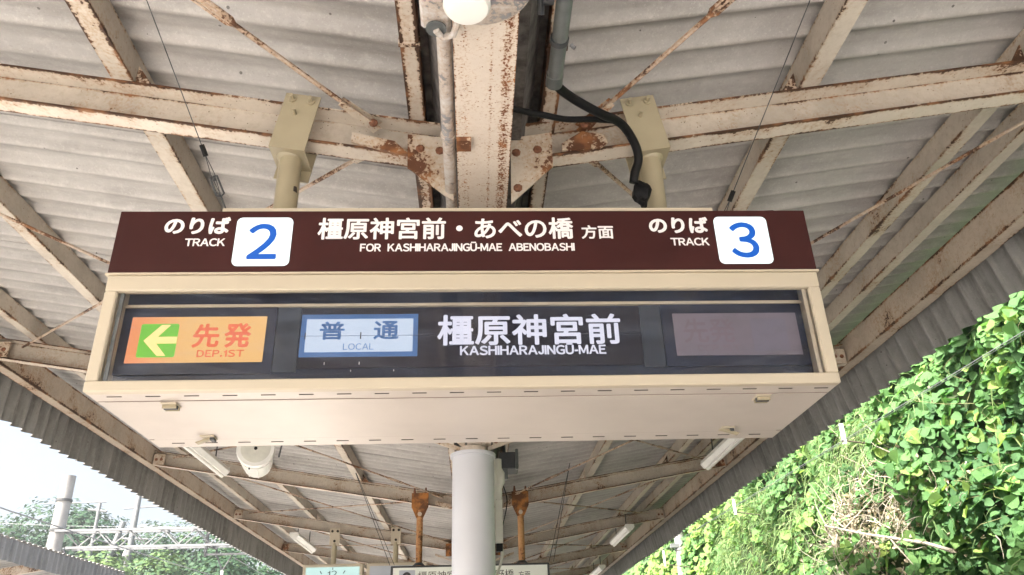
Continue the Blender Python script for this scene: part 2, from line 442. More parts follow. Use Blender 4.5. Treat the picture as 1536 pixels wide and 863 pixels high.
# rafters with flanges, gussets and bolts
def pt(x, dz, y): return Vector((x, y, zt(x) + dz))
bolt_mb = MB(); bolt_mb.tube([(0, .004, 0), (0, -.006, 0), (0, -.010, 0)], [.021, .021, .014], 8)
bolt_me = bolt_mb.mesh('bolt', M['bolt'], (0, 0, 0))
H = .20
for n, ry in enumerate(RY):
    for sg, xo, xe in ((-1, CX - .16, XL + .02), (1, CX + .16, XR - .02)):
        root = tag(put('rafter', None, (xe, ry, zt(xe)), canopy))
        root.empty_display_size = .2
        yb = ry + .06; yf = ry - .045
        A, B = pt(xo, 0, yf), pt(xe, 0, yf)
        nrm = (B - A).normalized().cross(Vector((0, 1, 0))); nrm = nrm if nrm.z > 0 else -nrm
        MB().slab(A - nrm * .008, B - nrm * .008, (0, 1, 0), yb - yf, nrm, .008, (1.05, .5)).build('top_flange', M['rafter'], root)
        MB().slab(A - nrm * H, B - nrm * H, (0, 1, 0), yb - yf, nrm, .010, (1.3, 1.0)).build('bottom_flange', M['rafter'], root)
        A2 = pt(xo, 0, yb - .012) - nrm * (H - .0102); B2 = pt(xe, 0, yb - .012) - nrm * (H - .0102)
        MB().slab(A2, B2, nrm, H - .0184, (0, 1, 0), .008, (1.2, 1.1)).build('web', M['web'], root)
        # purlin cleats standing on the rafter
        cx = [-1.62, -3.05] if sg < 0 else [1.63, 2.88]
        for x in cx:
            s_ = sg
            z0 = zt(x)
            MB().prism([(x - .09 * s_, z0 + .001 - .015 * 1), (x - .004 * s_, z0 + .001), (x - .004 * s_, z0 + .11)], 1, ry - .03, ry - .022, .7).build('cleat', M['rafter'], root)
        if n <= 1 or n >= 3:
            pass
        # gusset at the spine
        if sg < 0: poly = [(-.30, 2.285), (-.085, 2.262), (-.085, 1.92), (-.125, 1.949), (-.296, 2.10)]
        else: poly = [(.374, 2.300), (.18, 2.265), (.144 + .03, 1.905), (.372, 2.106)]
        if n == 1 or True:
            MB().prism(poly, 1, ry - .062, ry - .052, [.9, .2, .3, .8, .9][:len(poly)]).build('gusset_plate', M['gusset'], root)
            bl = [(-.24, 2.202), (-.149, 2.190)] if sg < 0 else [(.204, 2.18), (.304, 2.198), (.206, 1.985)]
            for (bx, bz) in bl: put('bolt', bolt_me, (bx, ry - .062, bz), root, (0, rnd.random(), 0))
        # end plate against the fascia with two bolts
        xe2 = xe - sg * .16
        zz = zt(xe2) - H / 2
        MB().box((min(xe, xe2), yf - .006, zz - .085), (max(xe, xe2), yf - .0005, zz + .07), .8).build('end_plate', M['gusset'], root)
        for d in (.04, .11): put('bolt', bolt_me, (xe - sg * d, yf - .006, zz - .01), root)

# purlins: one long channel each
for (xi, w, h) in ((-1.62, -.105, PUR), (1.63, .105, PUR), (-3.05, -.105, PUR), (2.88, .10, PUR), (-4.15, -.10, PUR), (3.32, .10, PUR)):
    s_ = 1 if w > 0 else -1
    root = put('purlin', None, (xi, 14, zt(xi)), canopy)
    zb = zt(xi) + .002
    MB().slab((xi, Y0, zb), (xi, Y1, zb), (w, 0, .165 * abs(w)), abs(w), (0, 0, 1), .007, (1.1, .8)).build('bottom_flange', M['purlin'], root)
    MB().slab((xi, Y0, zb + .0075), (xi, Y1, zb + .0075), (0, 0, 1), h - .0155, (s_, 0, 0), .006, (1.0, .6)).build('web', M['web'], root)
    MB().slab((xi, Y0, zb + h - .007), (xi, Y1, zb + h - .007), (w, 0, .165 * abs(w)), abs(w), (0, 0, 1), .005, (.8, .4)).build('top_flange', M['purlin'], root)
# the two slim purlins beside the spine, made in lengths with visible joints
for x0, x1 in ((-.30, -.222), (.322, .40)):
    yy = Y0; q = 0
    while yy < Y1:
        y2 = min(Y1, yy + (2.22 if q == 0 else 4.25)) if not q == 0 else 2.52
        zb = zt(x0) + .0
        MB().slab((x0, yy + .004, zb), (x0, y2 - .004, zb), (1, 0, 0), x1 - x0, (0, 0, 1), .10, (1.2, 1.3)).build('spine_purlin', M['rafter'], canopy)
        MB().box((x0 - .006, y2 - .012, zb - .006), (x1 + .006, y2 + .004, zb + .04), .6).build('joint_strap', M['rafter'], canopy)
        yy = y2; q += 1
# fascia channels
for xi, s_ in ((XL, -1), (XR, 1)):
    z0 = zt(xi) - H - .004
    root = put('fascia_beam', None, (xi, 14, z0), canopy)
    MB().slab((xi, Y0, z0), (xi, Y1, z0), (s_, 0, .0), .12 if s_ < 0 else .115, (0, 0, 1), .010, (1.0, .8)).build('bottom_flange', M['fascia'], root)
    MB().slab((xi, Y0, z0 + .0102), (xi, Y1, z0 + .0102), (0, 0, 1), .245, (s_, 0, 0), .008, (1.2, 1.0)).build('web', M['fascia'], root)
    MB().slab((xi, Y0, z0 + .256), (xi, Y1, z0 + .256), (s_, 0, 0), .11, (0, 0, 1), .008, (.8, .5)).build('top_flange', M['fascia'], root)
# spine beam and gutter box above it
spine = put('spine_beam', None, (CX, 14, 1.94), canopy)
MB().slab((-.063, Y0, 1.94), (-.063, Y1, 1.94), (1, 0, 0), .22, (0, 0, 1), .012, (.6, 1.0), ([0, .04, .10, .20, .27, .42, .55, .60, .65, .74, .80, .86, .91, .97, 1], [1.0, .1, .35, .5, .1, 0, .1, .75, .1, .2, 1.0, 1.15, .9, .3, 1.3])).build('bottom_flange', M['beam'], spine)
MB().box((CX - .008, Y0, 1.9525), (CX + .006, Y1, 2.24), .3).build('web', M['beam'], spine)
MB().slab((-.063, Y0, 2.2405), (-.063, Y1, 2.2405), (1, 0, 0), .22, (0, 0, 1), .010, (.6, .6)).build('top_flange', M['beam'], spine)
MB().prism([(-.12, 2.252), (.225, 2.252), (.293, 2.489), (.278, 2.489), (.215, 2.262), (-.11, 2.262), (-.173, 2.489), (-.188, 2.489)], 1, Y0, Y1).build('gutter', M['gutter'], canopy)
MB().box((-.31, Y0, 2.490), (.41, Y1, 2.496)).build('gutter_cover', M['gutter'], canopy)

# bracing rods
def rod(p0, p1, tb=True):
    p0, p1 = Vector(p0), Vector(p1)
    d = (p1 - p0).normalized()
    root = put('brace_rod', None, p0, canopy)
    MB().tube([p0, (p0 + p1) / 2, p1], .0115, 6, r=.3).build('rod', M['rod'], root, smooth=True)
    sd_ = d.cross(Vector((0, 0, 1))).normalized(); up = sd_.cross(d)
    # clevis plates at the inner end
    a = p0 - d * .02; b = p0 + d * .20
    for q in (-1, 1):
        MB().add([a + sd_ * .028 + up * q * .014, a - sd_ * .028 + up * q * .014, b - sd_ * .016 + up * q * .010, b + sd_ * .016 + up * q * .010,
                  a + sd_ * .028 + up * q * .020, a - sd_ * .028 + up * q * .020, b - sd_ * .016 + up * q * .015, b + sd_ * .016 + up * q * .015],
                 [(0,1,2,3),(7,6,5,4),(0,4,5,1),(1,5,6,2),(2,6,7,3),(3,7,4,0)], .8).build('clevis', M['gusset'], root)
    if tb:
        c0 = p0 + d * tb; c1 = c0 + d * .30
        for q in (-1, 1):
            MB().tube([c0, c0 + d * .03 + sd_ * q * .020, c1 - d * .03 + sd_ * q * .020, c1], .009, 6, r=.5).build('turnbuckle', M['rod'], root, smooth=True)
    return root
for n in range(len(RY) - 1):
    ya, yb = RY[n], RY[n + 1]
    for sg, xc, xf in ((-1, -.46, -4.35), (1, .53, 3.45)):
        # rod heading towards the camera from the rafter at yb (centre) to rafter ya (eave)
        P = Vector((xc, yb - .04 , zt(xc) - .06)); Q = Vector((xf, ya + .1, zt(xf) - .05))
        rod(P, Q, .75 if sg < 0 else .78)
        P = Vector((xc - sg * .06 if False else xc, ya + .12, zt(xc) - .065)); Q = Vector((xf, yb - .05, zt(xf) - .07))
        rod(P, Q, 3.2)
        if n == 0:
            put('bolt', bolt_me, (xc, yb - .075, zt(xc) - .075), canopy)
# rusty lug plates welded on the near rafter under each rod end
for poly in ([(-.56, 2.30), (-.36, 2.25), (-.30, 2.185), (-.34, 2.18), (-.56, 2.245)], [(.42, 2.24), (.52, 2.31), (.62, 2.29), (.64, 2.245), (.60, 2.215), (.42, 2.20)]):
    for ry in RY[1:5]:
        MB().prism(poly, 1, ry - .058, ry - .046, .9).build('lug_plate', M['gusset'], canopy)
# clip on the spine beam
MB().box((-.062, 2.55, 1.918), (-.004, 2.62, 1.9395), 1.2).build('rusty_clip', M['gusset'], canopy)

# ---------------------------------------------------------------- columns under the spine
for i, cy in enumerate((7.3, 15.8, 24.3, -1.2)):
    lb = ['pale grey round steel column right behind the big destination sign', 'grey column hidden behind the front column, second along the platform',
          'grey column farthest along the platform, behind the others', 'grey round column behind the viewer under the spine beam'][i]
    c = thing('support_column', (-.01, cy, -1.55), lb, 'column', 'columns under the canopy spine')
    MB().tube([(-.01, cy, z) for z in (-1.55, 0, 1.86)], .193, 40).build('shaft', M['column'], c, smooth=True)
    MB().tube([(-.01, cy, 1.845), (-.01, cy, 1.875)], .212, 40).build('collar', M['column'], c, smooth=True)
    MB().tube([(-.01, cy, 1.875), (-.01, cy, 1.9375)], .13, 24).build('cap', M['beam'], c, smooth=True)
    for sg in (-1, 1):
        MB().prism([(sg * .13, 1.90), (sg * .75, 2.12), (sg * .75, 2.16), (sg * .13, 1.937)], 1, cy - .06, cy - .03, .4).build('bracket_arm', M['gusset'], c)

# ---------------------------------------------------------------- lettering
def glyph(text):
    cu = bpy.data.curves.new('glyph', 'FONT'); cu.body = text; cu.resolution_u = 4
    o = bpy.data.objects.new('glyph', cu); COL.objects.link(o)
    dg = bpy.context.evaluated_depsgraph_get(); dg.update()
    me = bpy.data.meshes.new_from_object(o.evaluated_get(dg))
    bpy.data.objects.remove(o); bpy.data.curves.remove(cu)
    n = len(me.vertices); a = np.empty(n * 3); me.vertices.foreach_get('co', a); a = a.reshape(-1, 3)[:, :2].copy()
    f = [tuple(p.vertices) for p in me.polygons]; bpy.data.meshes.remove(me); return a, f
GL = {}
def letters(name, text, box, y, mat, parent, off=.0, track=.10):
    """print: text fitted into box = (x0, z0, x1, z1) on the plane y, facing -Y; off = extra stroke weight in letter heights"""
    x0, z0, x1, z1 = box
    V = []; F = []; cur = 0.; bars = []
    latin = all(ord(c) < 0x250 for c in text)
    for ch in text:
        if ch == ' ': cur += .30; continue
        if latin:
            key = chr(ord('U') + 0xFEE0) if ch == 'Ū' else chr(ord('u') + 0xFEE0) if ch == 'ū' else chr(ord(ch) + 0xFEE0)
        else: key = ch
        if key not in GL:
            if ch in 'IJ1-':
                ca, _ = GL.setdefault('\uff28', glyph('\uff28')); h0, h1 = ca[:, 1].min(), ca[:, 1].max(); hh = h1 - h0
                if ch == '-': P_ = [(0, .34), (.30, .34), (.30, .45), (0, .45)]; Fq = [(0, 1, 2, 3)]
                elif ch == 'I': P_ = [(0, 0), (.13, 0), (.13, 1), (0, 1)]; Fq = [(0, 1, 2, 3)]
                elif ch == '1': P_ = [(.24, 0), (.37, 0), (.37, 1), (.26, 1), (.24, .86), (.16, .80), (.03, .77), (.03, .67), (.24, .69)]; Fq = [(0, 1, 2, 3, 4, 8), (4, 5, 6, 7, 8)]
                else:
                    P_ = [(.40, 1), (.53, 1)]; Fq = []
                    c1 = [(.53 - .265 - .0 + .265 * math.cos(-math.pi * k / 10), .27 + .27 * math.sin(-math.pi * k / 10)) for k in range(11)]
                    c2 = [(.265 + .135 * math.cos(-math.pi * k / 10), .27 + .155 * math.sin(-math.pi * k / 10)) for k in range(11)]
                    P_ = [(.53, 1), (.40, 1)] + c1 + c2; Fq = [(1, 0, 2, 13)] + [(2 + k, 3 + k, 14 + k, 13 + k) for k in range(10)]
                GL[key] = (np.array([(p * hh, q * hh + h0) for p, q in P_]), [tuple(reversed(q)) if ch == 'J' else q for q in Fq])
            else: GL[key] = glyph(key)
        a, f = GL[key]; b = len(V)
        if latin:
            lo, hi = a[:, 0].min(), a[:, 0].max(); sh = cur - lo; wd = hi - lo; cur += wd + track
        else: sh = cur; cur += 1.0
        V += [(p[0] + sh, p[1]) for p in a]; F += [tuple(b + i for i in q) for q in f]
        if ch in 'Ūū':
            t_ = a[:, 1].max() + .09; b = len(V); V += [(sh + lo + .08, t_), (sh + hi - .08, t_), (sh + hi - .08, t_ + .07), (sh + lo + .08, t_ + .07)]; F.append((b, b + 1, b + 2, b + 3))
    V = np.array(V); lo, hi = V.min(0), V.max(0); S_ = (np.array([x1 - x0, z1 - z0]) / (hi - lo))
    r = off * (z1 - z0)
    Q = (V - (lo + hi) / 2) * (S_ * (1 - 2 * r / np.array([x1 - x0, z1 - z0])))
    mb = MB(); c = Vector(((x0 + x1) / 2, y, (z0 + z1) / 2)); m_ = 1 if off <= 0 else 9
    for i in range(m_):
        a = 2 * math.pi * i / 8; dx, dz = (0, 0) if i == 8 or m_ == 1 else (r * math.cos(a), r * math.sin(a))
        mb.add([(c.x + p[0] + dx, y - .0004 - i * .00005, c.z + p[1] + dz) for p in Q], [tuple(reversed(q)) for q in F])
    return mb.build(name, mat, parent, c)
def roundbox(x0, z0, x1, z1, r, n=6):
    p = []
    for cx_, cz_, a0 in ((x1 - r, z0 + r, -90), (x1 - r, z1 - r, 0), (x0 + r, z1 - r, 90), (x0 + r, z0 + r, 180)):
        for i in range(n + 1):
            a = math.radians(a0 + 90 * i / n); p.append((cx_ + r * math.cos(a), cz_ + r * math.sin(a)))
    return p

# ---------------------------------------------------------------- the hanging departure sign
YF, YB = 2.70, 3.45
sign = thing('destination_sign', (0, 3.05, .941), 'large hanging sign with maroon header for tracks 2 and 3 above a glazed destination board', 'sign')
xl, xr, zb, zm, zz_top = -1.376, 1.355, .941, 1.402, 1.689
# glazed front frame
xo0, xo1, zo0, zo1 = -1.331, 1.310, .982, 1.337
fr = put('glazed_frame', None, (0, YF, zb), sign)
MB().bevbox((xl, YF, zb), (xr, YF + .035, zo0), .004).build('bottom_rail', M['beige'], fr)
MB().bevbox((xl, YF, zo1), (xr, YF + .035, zm), .004).build('top_rail', M['beige'], fr)
MB().bevbox((xl, YF, zo0 + .0005), (xo0, YF + .035, zo1 - .0005), .004).build('side_rail', M['beige'], fr)
MB().bevbox((xo1, YF, zo0 + .0005), (xr, YF + .035, zo1 - .0005), .004).build('side_rail', M['beige'], fr)
MB().box((xo0, YF + .018, zo0), (.0, YF + .022, zo1)).build('glass_pane', M['glass'], fr)
MB().box((.0008, YF + .018, zo0), (xo1, YF + .022, zo1)).build('glass_pane', M['glass'], fr)
# inner reveals
for a, b in (((xo0 - .006, YF + .0355, zo0 - .01), (xo0 + .004, 2.80, zo1 + .03)), ((xo1 - .004, YF + .0355, zo0 - .01), (xo1 + .006, 2.80, zo1 + .03))):
    MB().box(a, b).build('reveal', M['beige'], fr)
for x in (xo0 + .010, xo1 - .016):
    MB().box((x - .004, YF + .024, zo0), (x + .010, YF + .032, zo1)).build('glass_stop', M['pipe_grey'] if x < 0 else M['beige'], fr)
# housing
hs = put('housing', None, (0, 3.1, zb), sign)
MB().box((xl + .002, YF + .0355, zb + .002), (xr - .002, YB, zb + .012)).build('soffit', M['beige_soffit'], hs)
MB().box((xl + .002, YF + .0355, zb + .0125), (xl + .012, YB, zm - .002)).build('side_panel', M['beige'], hs)
MB().box((xr - .012, YF + .0355, zb + .0125), (xr - .002, YB, zm - .002)).build('side_panel', M['beige'], hs)
MB().box((xl + .0125, YB - .01, zb + .0125), (xr - .0125, YB, zm - .002)).build('back_panel', M['beige'], hs)
MB().box((xl + .002, YF + .0355, zm - .0015), (xr - .002, YB, zm + .008)).build('top_panel', M['beige'], hs)
# access hatch in the soffit: a panel standing just proud with dark joint lines
MB().box((xl + .030, 2.818, zb - .001), (xr - .030, 3.322, zb + .0018)).build('access_hatch', M['beige_soffit'], sign)
for yy in (2.8145, 3.3225):
    MB().box((xl + .006, yy, zb + .0003), (xr - .006, yy + (.002 if yy < 3 else .005), zb + .0016)).build('hatch_joint', M['seam'], sign)
slot_me = MB().box((-.026, -.0022, -.0012), (.026, .0022, .0012)).mesh('vent_slot', M['slot'], (0, 0, 0))
for i in range(20): put('vent_slot', slot_me, (-1.29 + i * .1365, 2.762, zb + .0012), sign)
for i in range(19): put('vent_slot', slot_me, (-1.27 + i * .140, 3.385, zb + .0012), sign)
def latch(x, y, open_):
    l = put('latch', None, (x, y, zb), sign)
    sg = -1 if x < 0 else 1
    MB().bevbox((x - .030, y - .034, zb - .007), (x + .030, y + .030, zb - .001), .003).build('keeper', M['beige'], l)
    if open_:
        for q in (-1, 0, 1): MB().box((x - .024, y - .004 + q * .018, zb - .020), (x + .026, y + .004 + q * .018, zb - .0072)).build('catch', M['darksteel'] if q == 0 else M['post'], l)
    else:
        MB().prism([(x - .03 * sg, zb - .0072), (x + .045 * sg, zb - .03), (x + .05 * sg, zb - .026), (x - .018 * sg, zb - .002)], 1, y - .016, y + .014).build('catch', M['post'], l)
        MB().box((x + .01, y - .02, zb - .0185), (x + .026, y + .018, zb - .0073)).build('hinge', M['darksteel'], l)
for x, y, o_ in ((-1.119, 2.853, True), (1.104, 2.851, True), (-1.112, 3.290, False), (1.091, 3.275, False)): latch(x, y, o_)
# maroon header box
hd = put('header_panel', None, (0, YF, zm), sign)
MB().bevbox((-1.380, YF - .002, 1.4105), (1.357, YF + .030, 1.684), .0015).build('face', M['brown'], hd)
MB().box((-1.386, YF - .006, zm + .0005), (1.363, YF + .045, 1.410)).build('ledge', M['beige'], hd)
MB().box((-.99, YF + .002, 1.6845), (.98, YF + .20, 1.700)).build('top_trim', M['beige'], hd)
MB().box((-1.372, YF + .0305, 1.4105), (1.350, 3.30, 1.683)).build('box', M['beige'], hd)
MB().tube([(1.20, YF + .02, 1.688), (1.24, YF + .03, 1.697), (1.275, YF + .05, 1.688)], .008, 6).build('stray_tie', M['black'], hd)
yh = YF - .002
def pxb(x0, y0, x1, y1): return x0, y0, x1, y1
letters('lettering', 'のりば', (-1.2010, 1.5790, -.9490, 1.6570), yh, M['white'], sign, .045)
letters('lettering', 'TRACK', (-1.1130, 1.5250, -.9590, 1.5605), yh, M['white'], sign, .038, .07)
letters('lettering', '橿原神宮前・あべの橋', (-.6080, 1.5530, .4020, 1.6530), yh, M['white'], sign, .024)
letters('lettering', '方面', (.4330, 1.5530, .5620, 1.6160), yh, M['white'], sign, .025)
letters('lettering', 'FOR  KASHIHARAJINGŪ-MAE  ABENOBASHI', (-.4390, 1.4985, .4020, 1.5410), yh, M['white'], sign, .032, .085)
letters('lettering', 'のりば', (.7080, 1.5775, .9500, 1.6535), yh, M['white'], sign, .045)
letters('lettering', 'TRACK', (.7880, 1.5205, .9440, 1.5565), yh, M['white'], sign, .038, .07)
for x0, x1, dg, bx in ((-.9230, -.7060, '2', (-.8720, 1.4650, -.7570, 1.6240)), (.9740, 1.1900, '3', (1.0280, 1.4620, 1.1420, 1.6260))):
    tp = put('track_number_panel', None, ((x0 + x1) / 2, yh, 1.545), sign)
    MB().prism(roundbox(x0, 1.4375, x1, 1.6520, .022), 1, yh - .0035, yh - .0002).build('lit_face', M['track_white'], tp)
    letters('digit', dg, bx, yh - .0036, M['blue'], tp, .024)

# inside the glazed board
yp = 2.80
MB().box((xl + .013, yp, zb + .013), (xr - .013, yp + .012, zm - .003)).build('backboard', M['navy'], sign)
MB().box((xo0 - .004, yp - .016, 1.3055), (xo1 + .004, yp - .0005, 1.3175)).build('shelf_strip', M['beige'], sign)
MB().box((xo0 + .004, yp - .012, 1.035), (-.752, yp - .0005, 1.3045)).build('left_mask', M['navy'], sign)
MB().box((-.750, yp - .008, 1.040), (-.662, yp - .0005, 1.3045)).build('divider', M['navy2'], sign)
MB().box((.652, yp - .008, 1.045), (.735, yp - .0005, 1.3045)).build('divider', M['navy2'], sign)
MB().box((.737, yp - .012, 1.045), (xo1 - .010, yp - .0005, 1.3045)).build('right_mask', M['navy'], sign)
MB().box((-.660, yp - .006, 1.1855), (.650, yp - .0005, 1.2950)).build('split_flap', M['flap'], sign)
MB().box((-.660, yp - .006, 1.0550), (.650, yp - .0005, 1.1840)).build('split_flap', M['flap'], sign)
# orange panel: depart first
op = put('depart_first_panel', None, (-1.04, yp, 1.17), sign)
y1 = yp - .0125
MB().box((-1.291, y1 - .003, 1.080), (-.788, y1, 1.2655)).build('lit_face', M['orange'], op)
MB().prism(roundbox(-1.252, 1.101, -1.112, 1.2365, .008), 1, y1 - .0045, y1 - .0032).build('arrow_box', M['lit_green'], op)
arrow = [(-1.234, 1.1675), (-1.176, 1.2315), (-1.143, 1.2315), (-1.184, 1.183), (-1.1125, 1.183), (-1.1125, 1.156), (-1.186, 1.156), (-1.144, 1.1065), (-1.176, 1.1065)]
MB().prism(arrow, 1, y1 - .0060, y1 - .0047).build('arrow', M['lit_yellow'], op)
letters('lettering', '先', (-1.056, 1.138, -.957, 1.236), y1 - .0032, M['lit_red'], op, .03)
letters('lettering', '発', (-.939, 1.137, -.840, 1.238), y1 - .0032, M['lit_red'], op, .03)
letters('lettering', 'DEP.1ST', (-1.031, 1.100, -.858, 1.129), y1 - .0032, M['lit_red'], op, .03, .13)
# blue local panel on the flaps (upper and lower half)
lp = put('local_service_panel', None, (-.434, yp, 1.186), sign)
y2 = yp - .0062
for z0, z1 in ((1.099, 1.1838), (1.1857, 1.2745)):
    MB().box((-.657, y2 - .0012, z0), (-.2125, y2, z1)).build('blue_border', M['roll_blue'], lp)
    MB().box((-.637, y2 - .0024, max(z0, 1.1185)), (-.231, y2 - .0014, min(z1, 1.2545))).build('white_field', M['roll_white'], lp)
letters('lettering', '普', (-.586, 1.168, -.491, 1.244), y2 - .0026, M['roll_blue'], lp, .028)
letters('lettering', '通', (-.381, 1.168, -.285, 1.245), y2 - .0026, M['roll_blue'], lp, .028)
letters('lettering', 'LOCAL', (-.493, 1.1265, -.378, 1.1525), y2 - .0026, M['roll_blue'], lp, .0)
MB().box((-.431, y2 - .0045, 1.171), (-.427, y2 - .0028, 1.198)).build('flap_clip', M['slot'], lp)
MB().box((-.640, y2 - .0045, 1.171), (-.637, y2 - .0028, 1.198)).build('flap_clip', M['slot'], lp)
for x in (-.56, -.43, -.46, -.30): MB().box((x, y2 - .003, 1.068 if x < -.45 and x != -.46 or x == -.43 else 1.040), (x + .0025, y2 + .001, 1.078 if x < -.45 and x != -.46 or x == -.43 else 1.046)).build('flap_pin', M['white'], lp)
letters('lettering', '橿原神宮前', (-.138, 1.1410, .574, 1.2700), y2, M['roll_text'], sign, .024)
letters('lettering', 'KASHIHARAJINGŪ-MAE', (-.051, 1.1000, .509, 1.1460), y2, M['roll_text'], sign, .032, .10)
# unlit panel on the right with faint ghost of its print
up_ = put('unlit_panel', None, (1.026, yp, 1.175), sign)
MB().box((.780, y1 - .003, 1.0865), (1.2725, y1, 1.2635)).build('face', M['mauve'], up_)
letters('lettering', '先発', (.815, 1.138, 1.020, 1.242), y1 - .0032, M['mauve_red'], up_, .02)
letters('lettering', 'DEP.1ST', (.865, 1.104, 1.030, 1.130), y1 - .0032, M['mauve_red'], up_, .03)
MB().prism(roundbox(1.085, 1.102, 1.225, 1.238, .008), 1, y1 - .0042, y1 - .0032).build('ghost_box', M['mauve_blue'], up_)

# the two hanger posts clamped to the near rafter
for px_ in (-.845, .845):
    s_ = -1 if px_ < 0 else 1
    hp = put('hanger_post', None, (px_, 3.05, 1.69), sign)
    MB().tube([(px_, 3.06, 1.684), (px_, 3.06, 2.20)], .052, 24).build('tube', M['post'], hp, smooth=True)
    MB().tube([(px_, 3.06, 2.18), (px_, 3.06, 2.20)], [.053, .066], 24).build('collar', M['post'], hp, smooth=True)
    # plates lie square to the sloping rafter
    ax = Vector((1, 0, .165 * s_)).normalized(); nn = Vector((-.165 * s_, 0, 1)).normalized()
    o = Vector((px_, 0, 2.205))
    def quad(u0, u1, n0, n1, ya, yb_): return [o + ax * u + nn * v + Vector((0, y_, 0)) for y_ in (ya, yb_) for (u, v) in ((u0, n0), (u1, n0), (u1, n1), (u0, n1))]
    FB = [(0,1,2,3),(7,6,5,4),(0,4,5,1),(1,5,6,2),(2,6,7,3),(3,7,4,0)]
    MB().add(quad(-.083, .083, -.004, .300, 2.972, 2.982), FB).build('front_plate', M['post'], hp)
    MB().add(quad(-.083, .083, -.014, -.0045, 2.972, 3.14), FB).build('bottom_plate', M['post'], hp)
    MB().add(quad(-.083, .083, -.075, .335, 3.1405, 3.15), FB).build('back_plate', M['post'], hp)
    for (u, v) in ((-.045, .265), (.045, .265), (-.012, .185)):
        c = o + ax * u + nn * v
        MB().tube([(c.x, 2.972, c.z), (c.x, 2.962, c.z)], .019 if v > .25 else .010, 8).tube([(c.x, 2.962, c.z), (c.x, 2.935, c.z)], .010 if v > .25 else .008, 8).build('bolt', M['post'], hp, smooth=True)
    MB().tube([(px_ + .0525 * (1 if s_ < 0 else -1) - .012, 3.035, 1.995), (px_ + .047 * (1 if s_ < 0 else -1) - .010, 3.035, 2.02)], .012, 10).build('cable_hole', M['slot'], hp)

# safety wires to the sign top
for s_, p0, p1, lb in ((-1, (-1.01, 3.02, 1.712), (-1.34, 2.44, 2.55), 'thin steel safety wire with shackle on the left end of the big sign'),
                       (1, (1.07, 3.02, 1.712), (1.47, 2.447, 2.60), 'thin steel safety wire on the right end of the big sign')):
    p0, p1 = Vector(p0), Vector(p1); d = (p1 - p0).normalized()
    w_ = thing('safety_wire', p0, lb, 'wire')
    k_ = 0
    while p1.z < zt(p1.x) + .15 and k_ < 60: p1 = p1 + d * .05; k_ += 1
    p00 = p0; p0 = p0 + d * (.12 if s_ < 0 else -.08)
    MB().tube([p0 + d * .30, p1], .0022, 5).build('wire', M['darksteel'], w_)
    sdv = d.cross(Vector((0, 1, 0))).normalized()
    MB().tube([p0 + d * .11, p0 + d * .2 + sdv * .008, p0 + d * .29], .002, 5).tube([p0 + d * .11, p0 + d * .2 - sdv * .008, p0 + d * .29], .002, 5).build('wire_loop', M['darksteel'], w_)
    MB().tube([p0 + d * .28, p0 + d * .33], .011, 8).build('crimp', M['black'], w_)
    MB().tube([p0 + d * .17, p0 + d * .19, p0 + d * .19 + sdv * .014, p0 + d * .11 + sdv * .016, p0 + d * .10, p0 + d * .11 - sdv * .016, p0 + d * .19 - sdv * .014, p0 + d * .19], .0045, 6).build('shackle', M['darksteel'], w_)
    MB().tube([p00, p0 + d * .12], .004, 5).build('eye', M['darksteel'], w_)

for p0, p1, lb in (((-1.15, 11.3, 1.41), (-1.70, 11.0, 2.74), 'hair thin wire from the roof to the white far sign, left of column'), ((1.02, 11.3, 1.41), (1.35, 11.0, 2.69), 'hair thin wire from the roof to the white far sign, right of column')):
    w_ = thing('safety_wire', p0, lb, 'wire'); MB().tube([p0, p1], .0045, 5).tube([(p0[0] + .06, p0[1], p0[2]), p1], .004, 5).build('wire', M['darksteel'], w_)
# ---------------------------------------------------------------- lamp over the sign, conduits, cables
lamp = thing('ceiling_lamp', (.02, 1.66, 1.94), 'white round ceiling lamp with peeling base under the spine beam', 'lamp')
MB().tube([(.025, 1.755, 1.939), (.025, 1.755, 1.915), (.025, 1.755, 1.905)], [.170, .170, .156], 40).build('base', M['peel'], lamp, smooth=True)
MB().tube([(-.013, 1.70, 1.904), (-.013, 1.70, 1.765), (-.013, 1.70, 1.752), (-.013, 1.70, 1.748)], [.068, .070, .062, .045], 32).build('cover', M['white_plastic'], lamp, smooth=True)
cb = thing('conduit', (-.095, 2.5, 2.0), 'grey conduit with peeling white paint and box along left of spine beam', 'conduit')
MB().bevbox((-.165, 1.60, 1.915), (-.067, 1.95, 1.985), .01).build('junction_box', M['peel'], cb)
MB().tube([(-.115, 1.93, 1.905), (-.115, 1.93, 1.90)], .034, 16).build('box_knockout', M['pipe_grey'], cb)
MB().tube([(-.115, 1.93, 1.895), (-.095, 1.965, 1.897), (-.06, 1.955, 1.90), (-.045, 1.91, 1.905), (-.05, 1.87, 1.91)], .012, 8).build('flex_tail', M['peel'], cb, smooth=True)
MB().tube([(-.095, 1.94, 1.975), (-.097, 3.0, 1.978), (-.10, 7.0, 1.978)], .0255, 16).build('pipe', M['peel'], cb, smooth=True)
for yy in (2.58, 4.9): MB().tube([(-.097, yy, 1.977), (-.097, yy + .022, 1.977)], .031, 14).build('clamp', M['peel'], cb, smooth=True)
gc = thing('conduit', (.33, 1.7, 2.1), 'smooth grey steel conduit right of spine beam with black cable end', 'conduit')
MB().tube([(.318, -1., 2.10), (.325, 2.35, 2.10), (.325, 2.37, 2.10)], [.030, .030, .034], 18).build('pipe', M['pipe_grey'], gc, smooth=True)
MB().tube([(.324, 2.36, 2.10), (.325, 2.42, 2.10)], .034, 18).build('end_bush', M['pipe_grey'], gc, smooth=True)
for yy in (2.17, 1.3): 
    MB().tube([(.323, yy, 2.10), (.323, yy + .02, 2.10)], .036, 16).build('clamp', M['darksteel'], gc, smooth=True)
    MB().tube([(.365, yy + .01, 2.075), (.378, yy + .01, 2.06)], .008, 8).build('screw', M['galv'], gc)
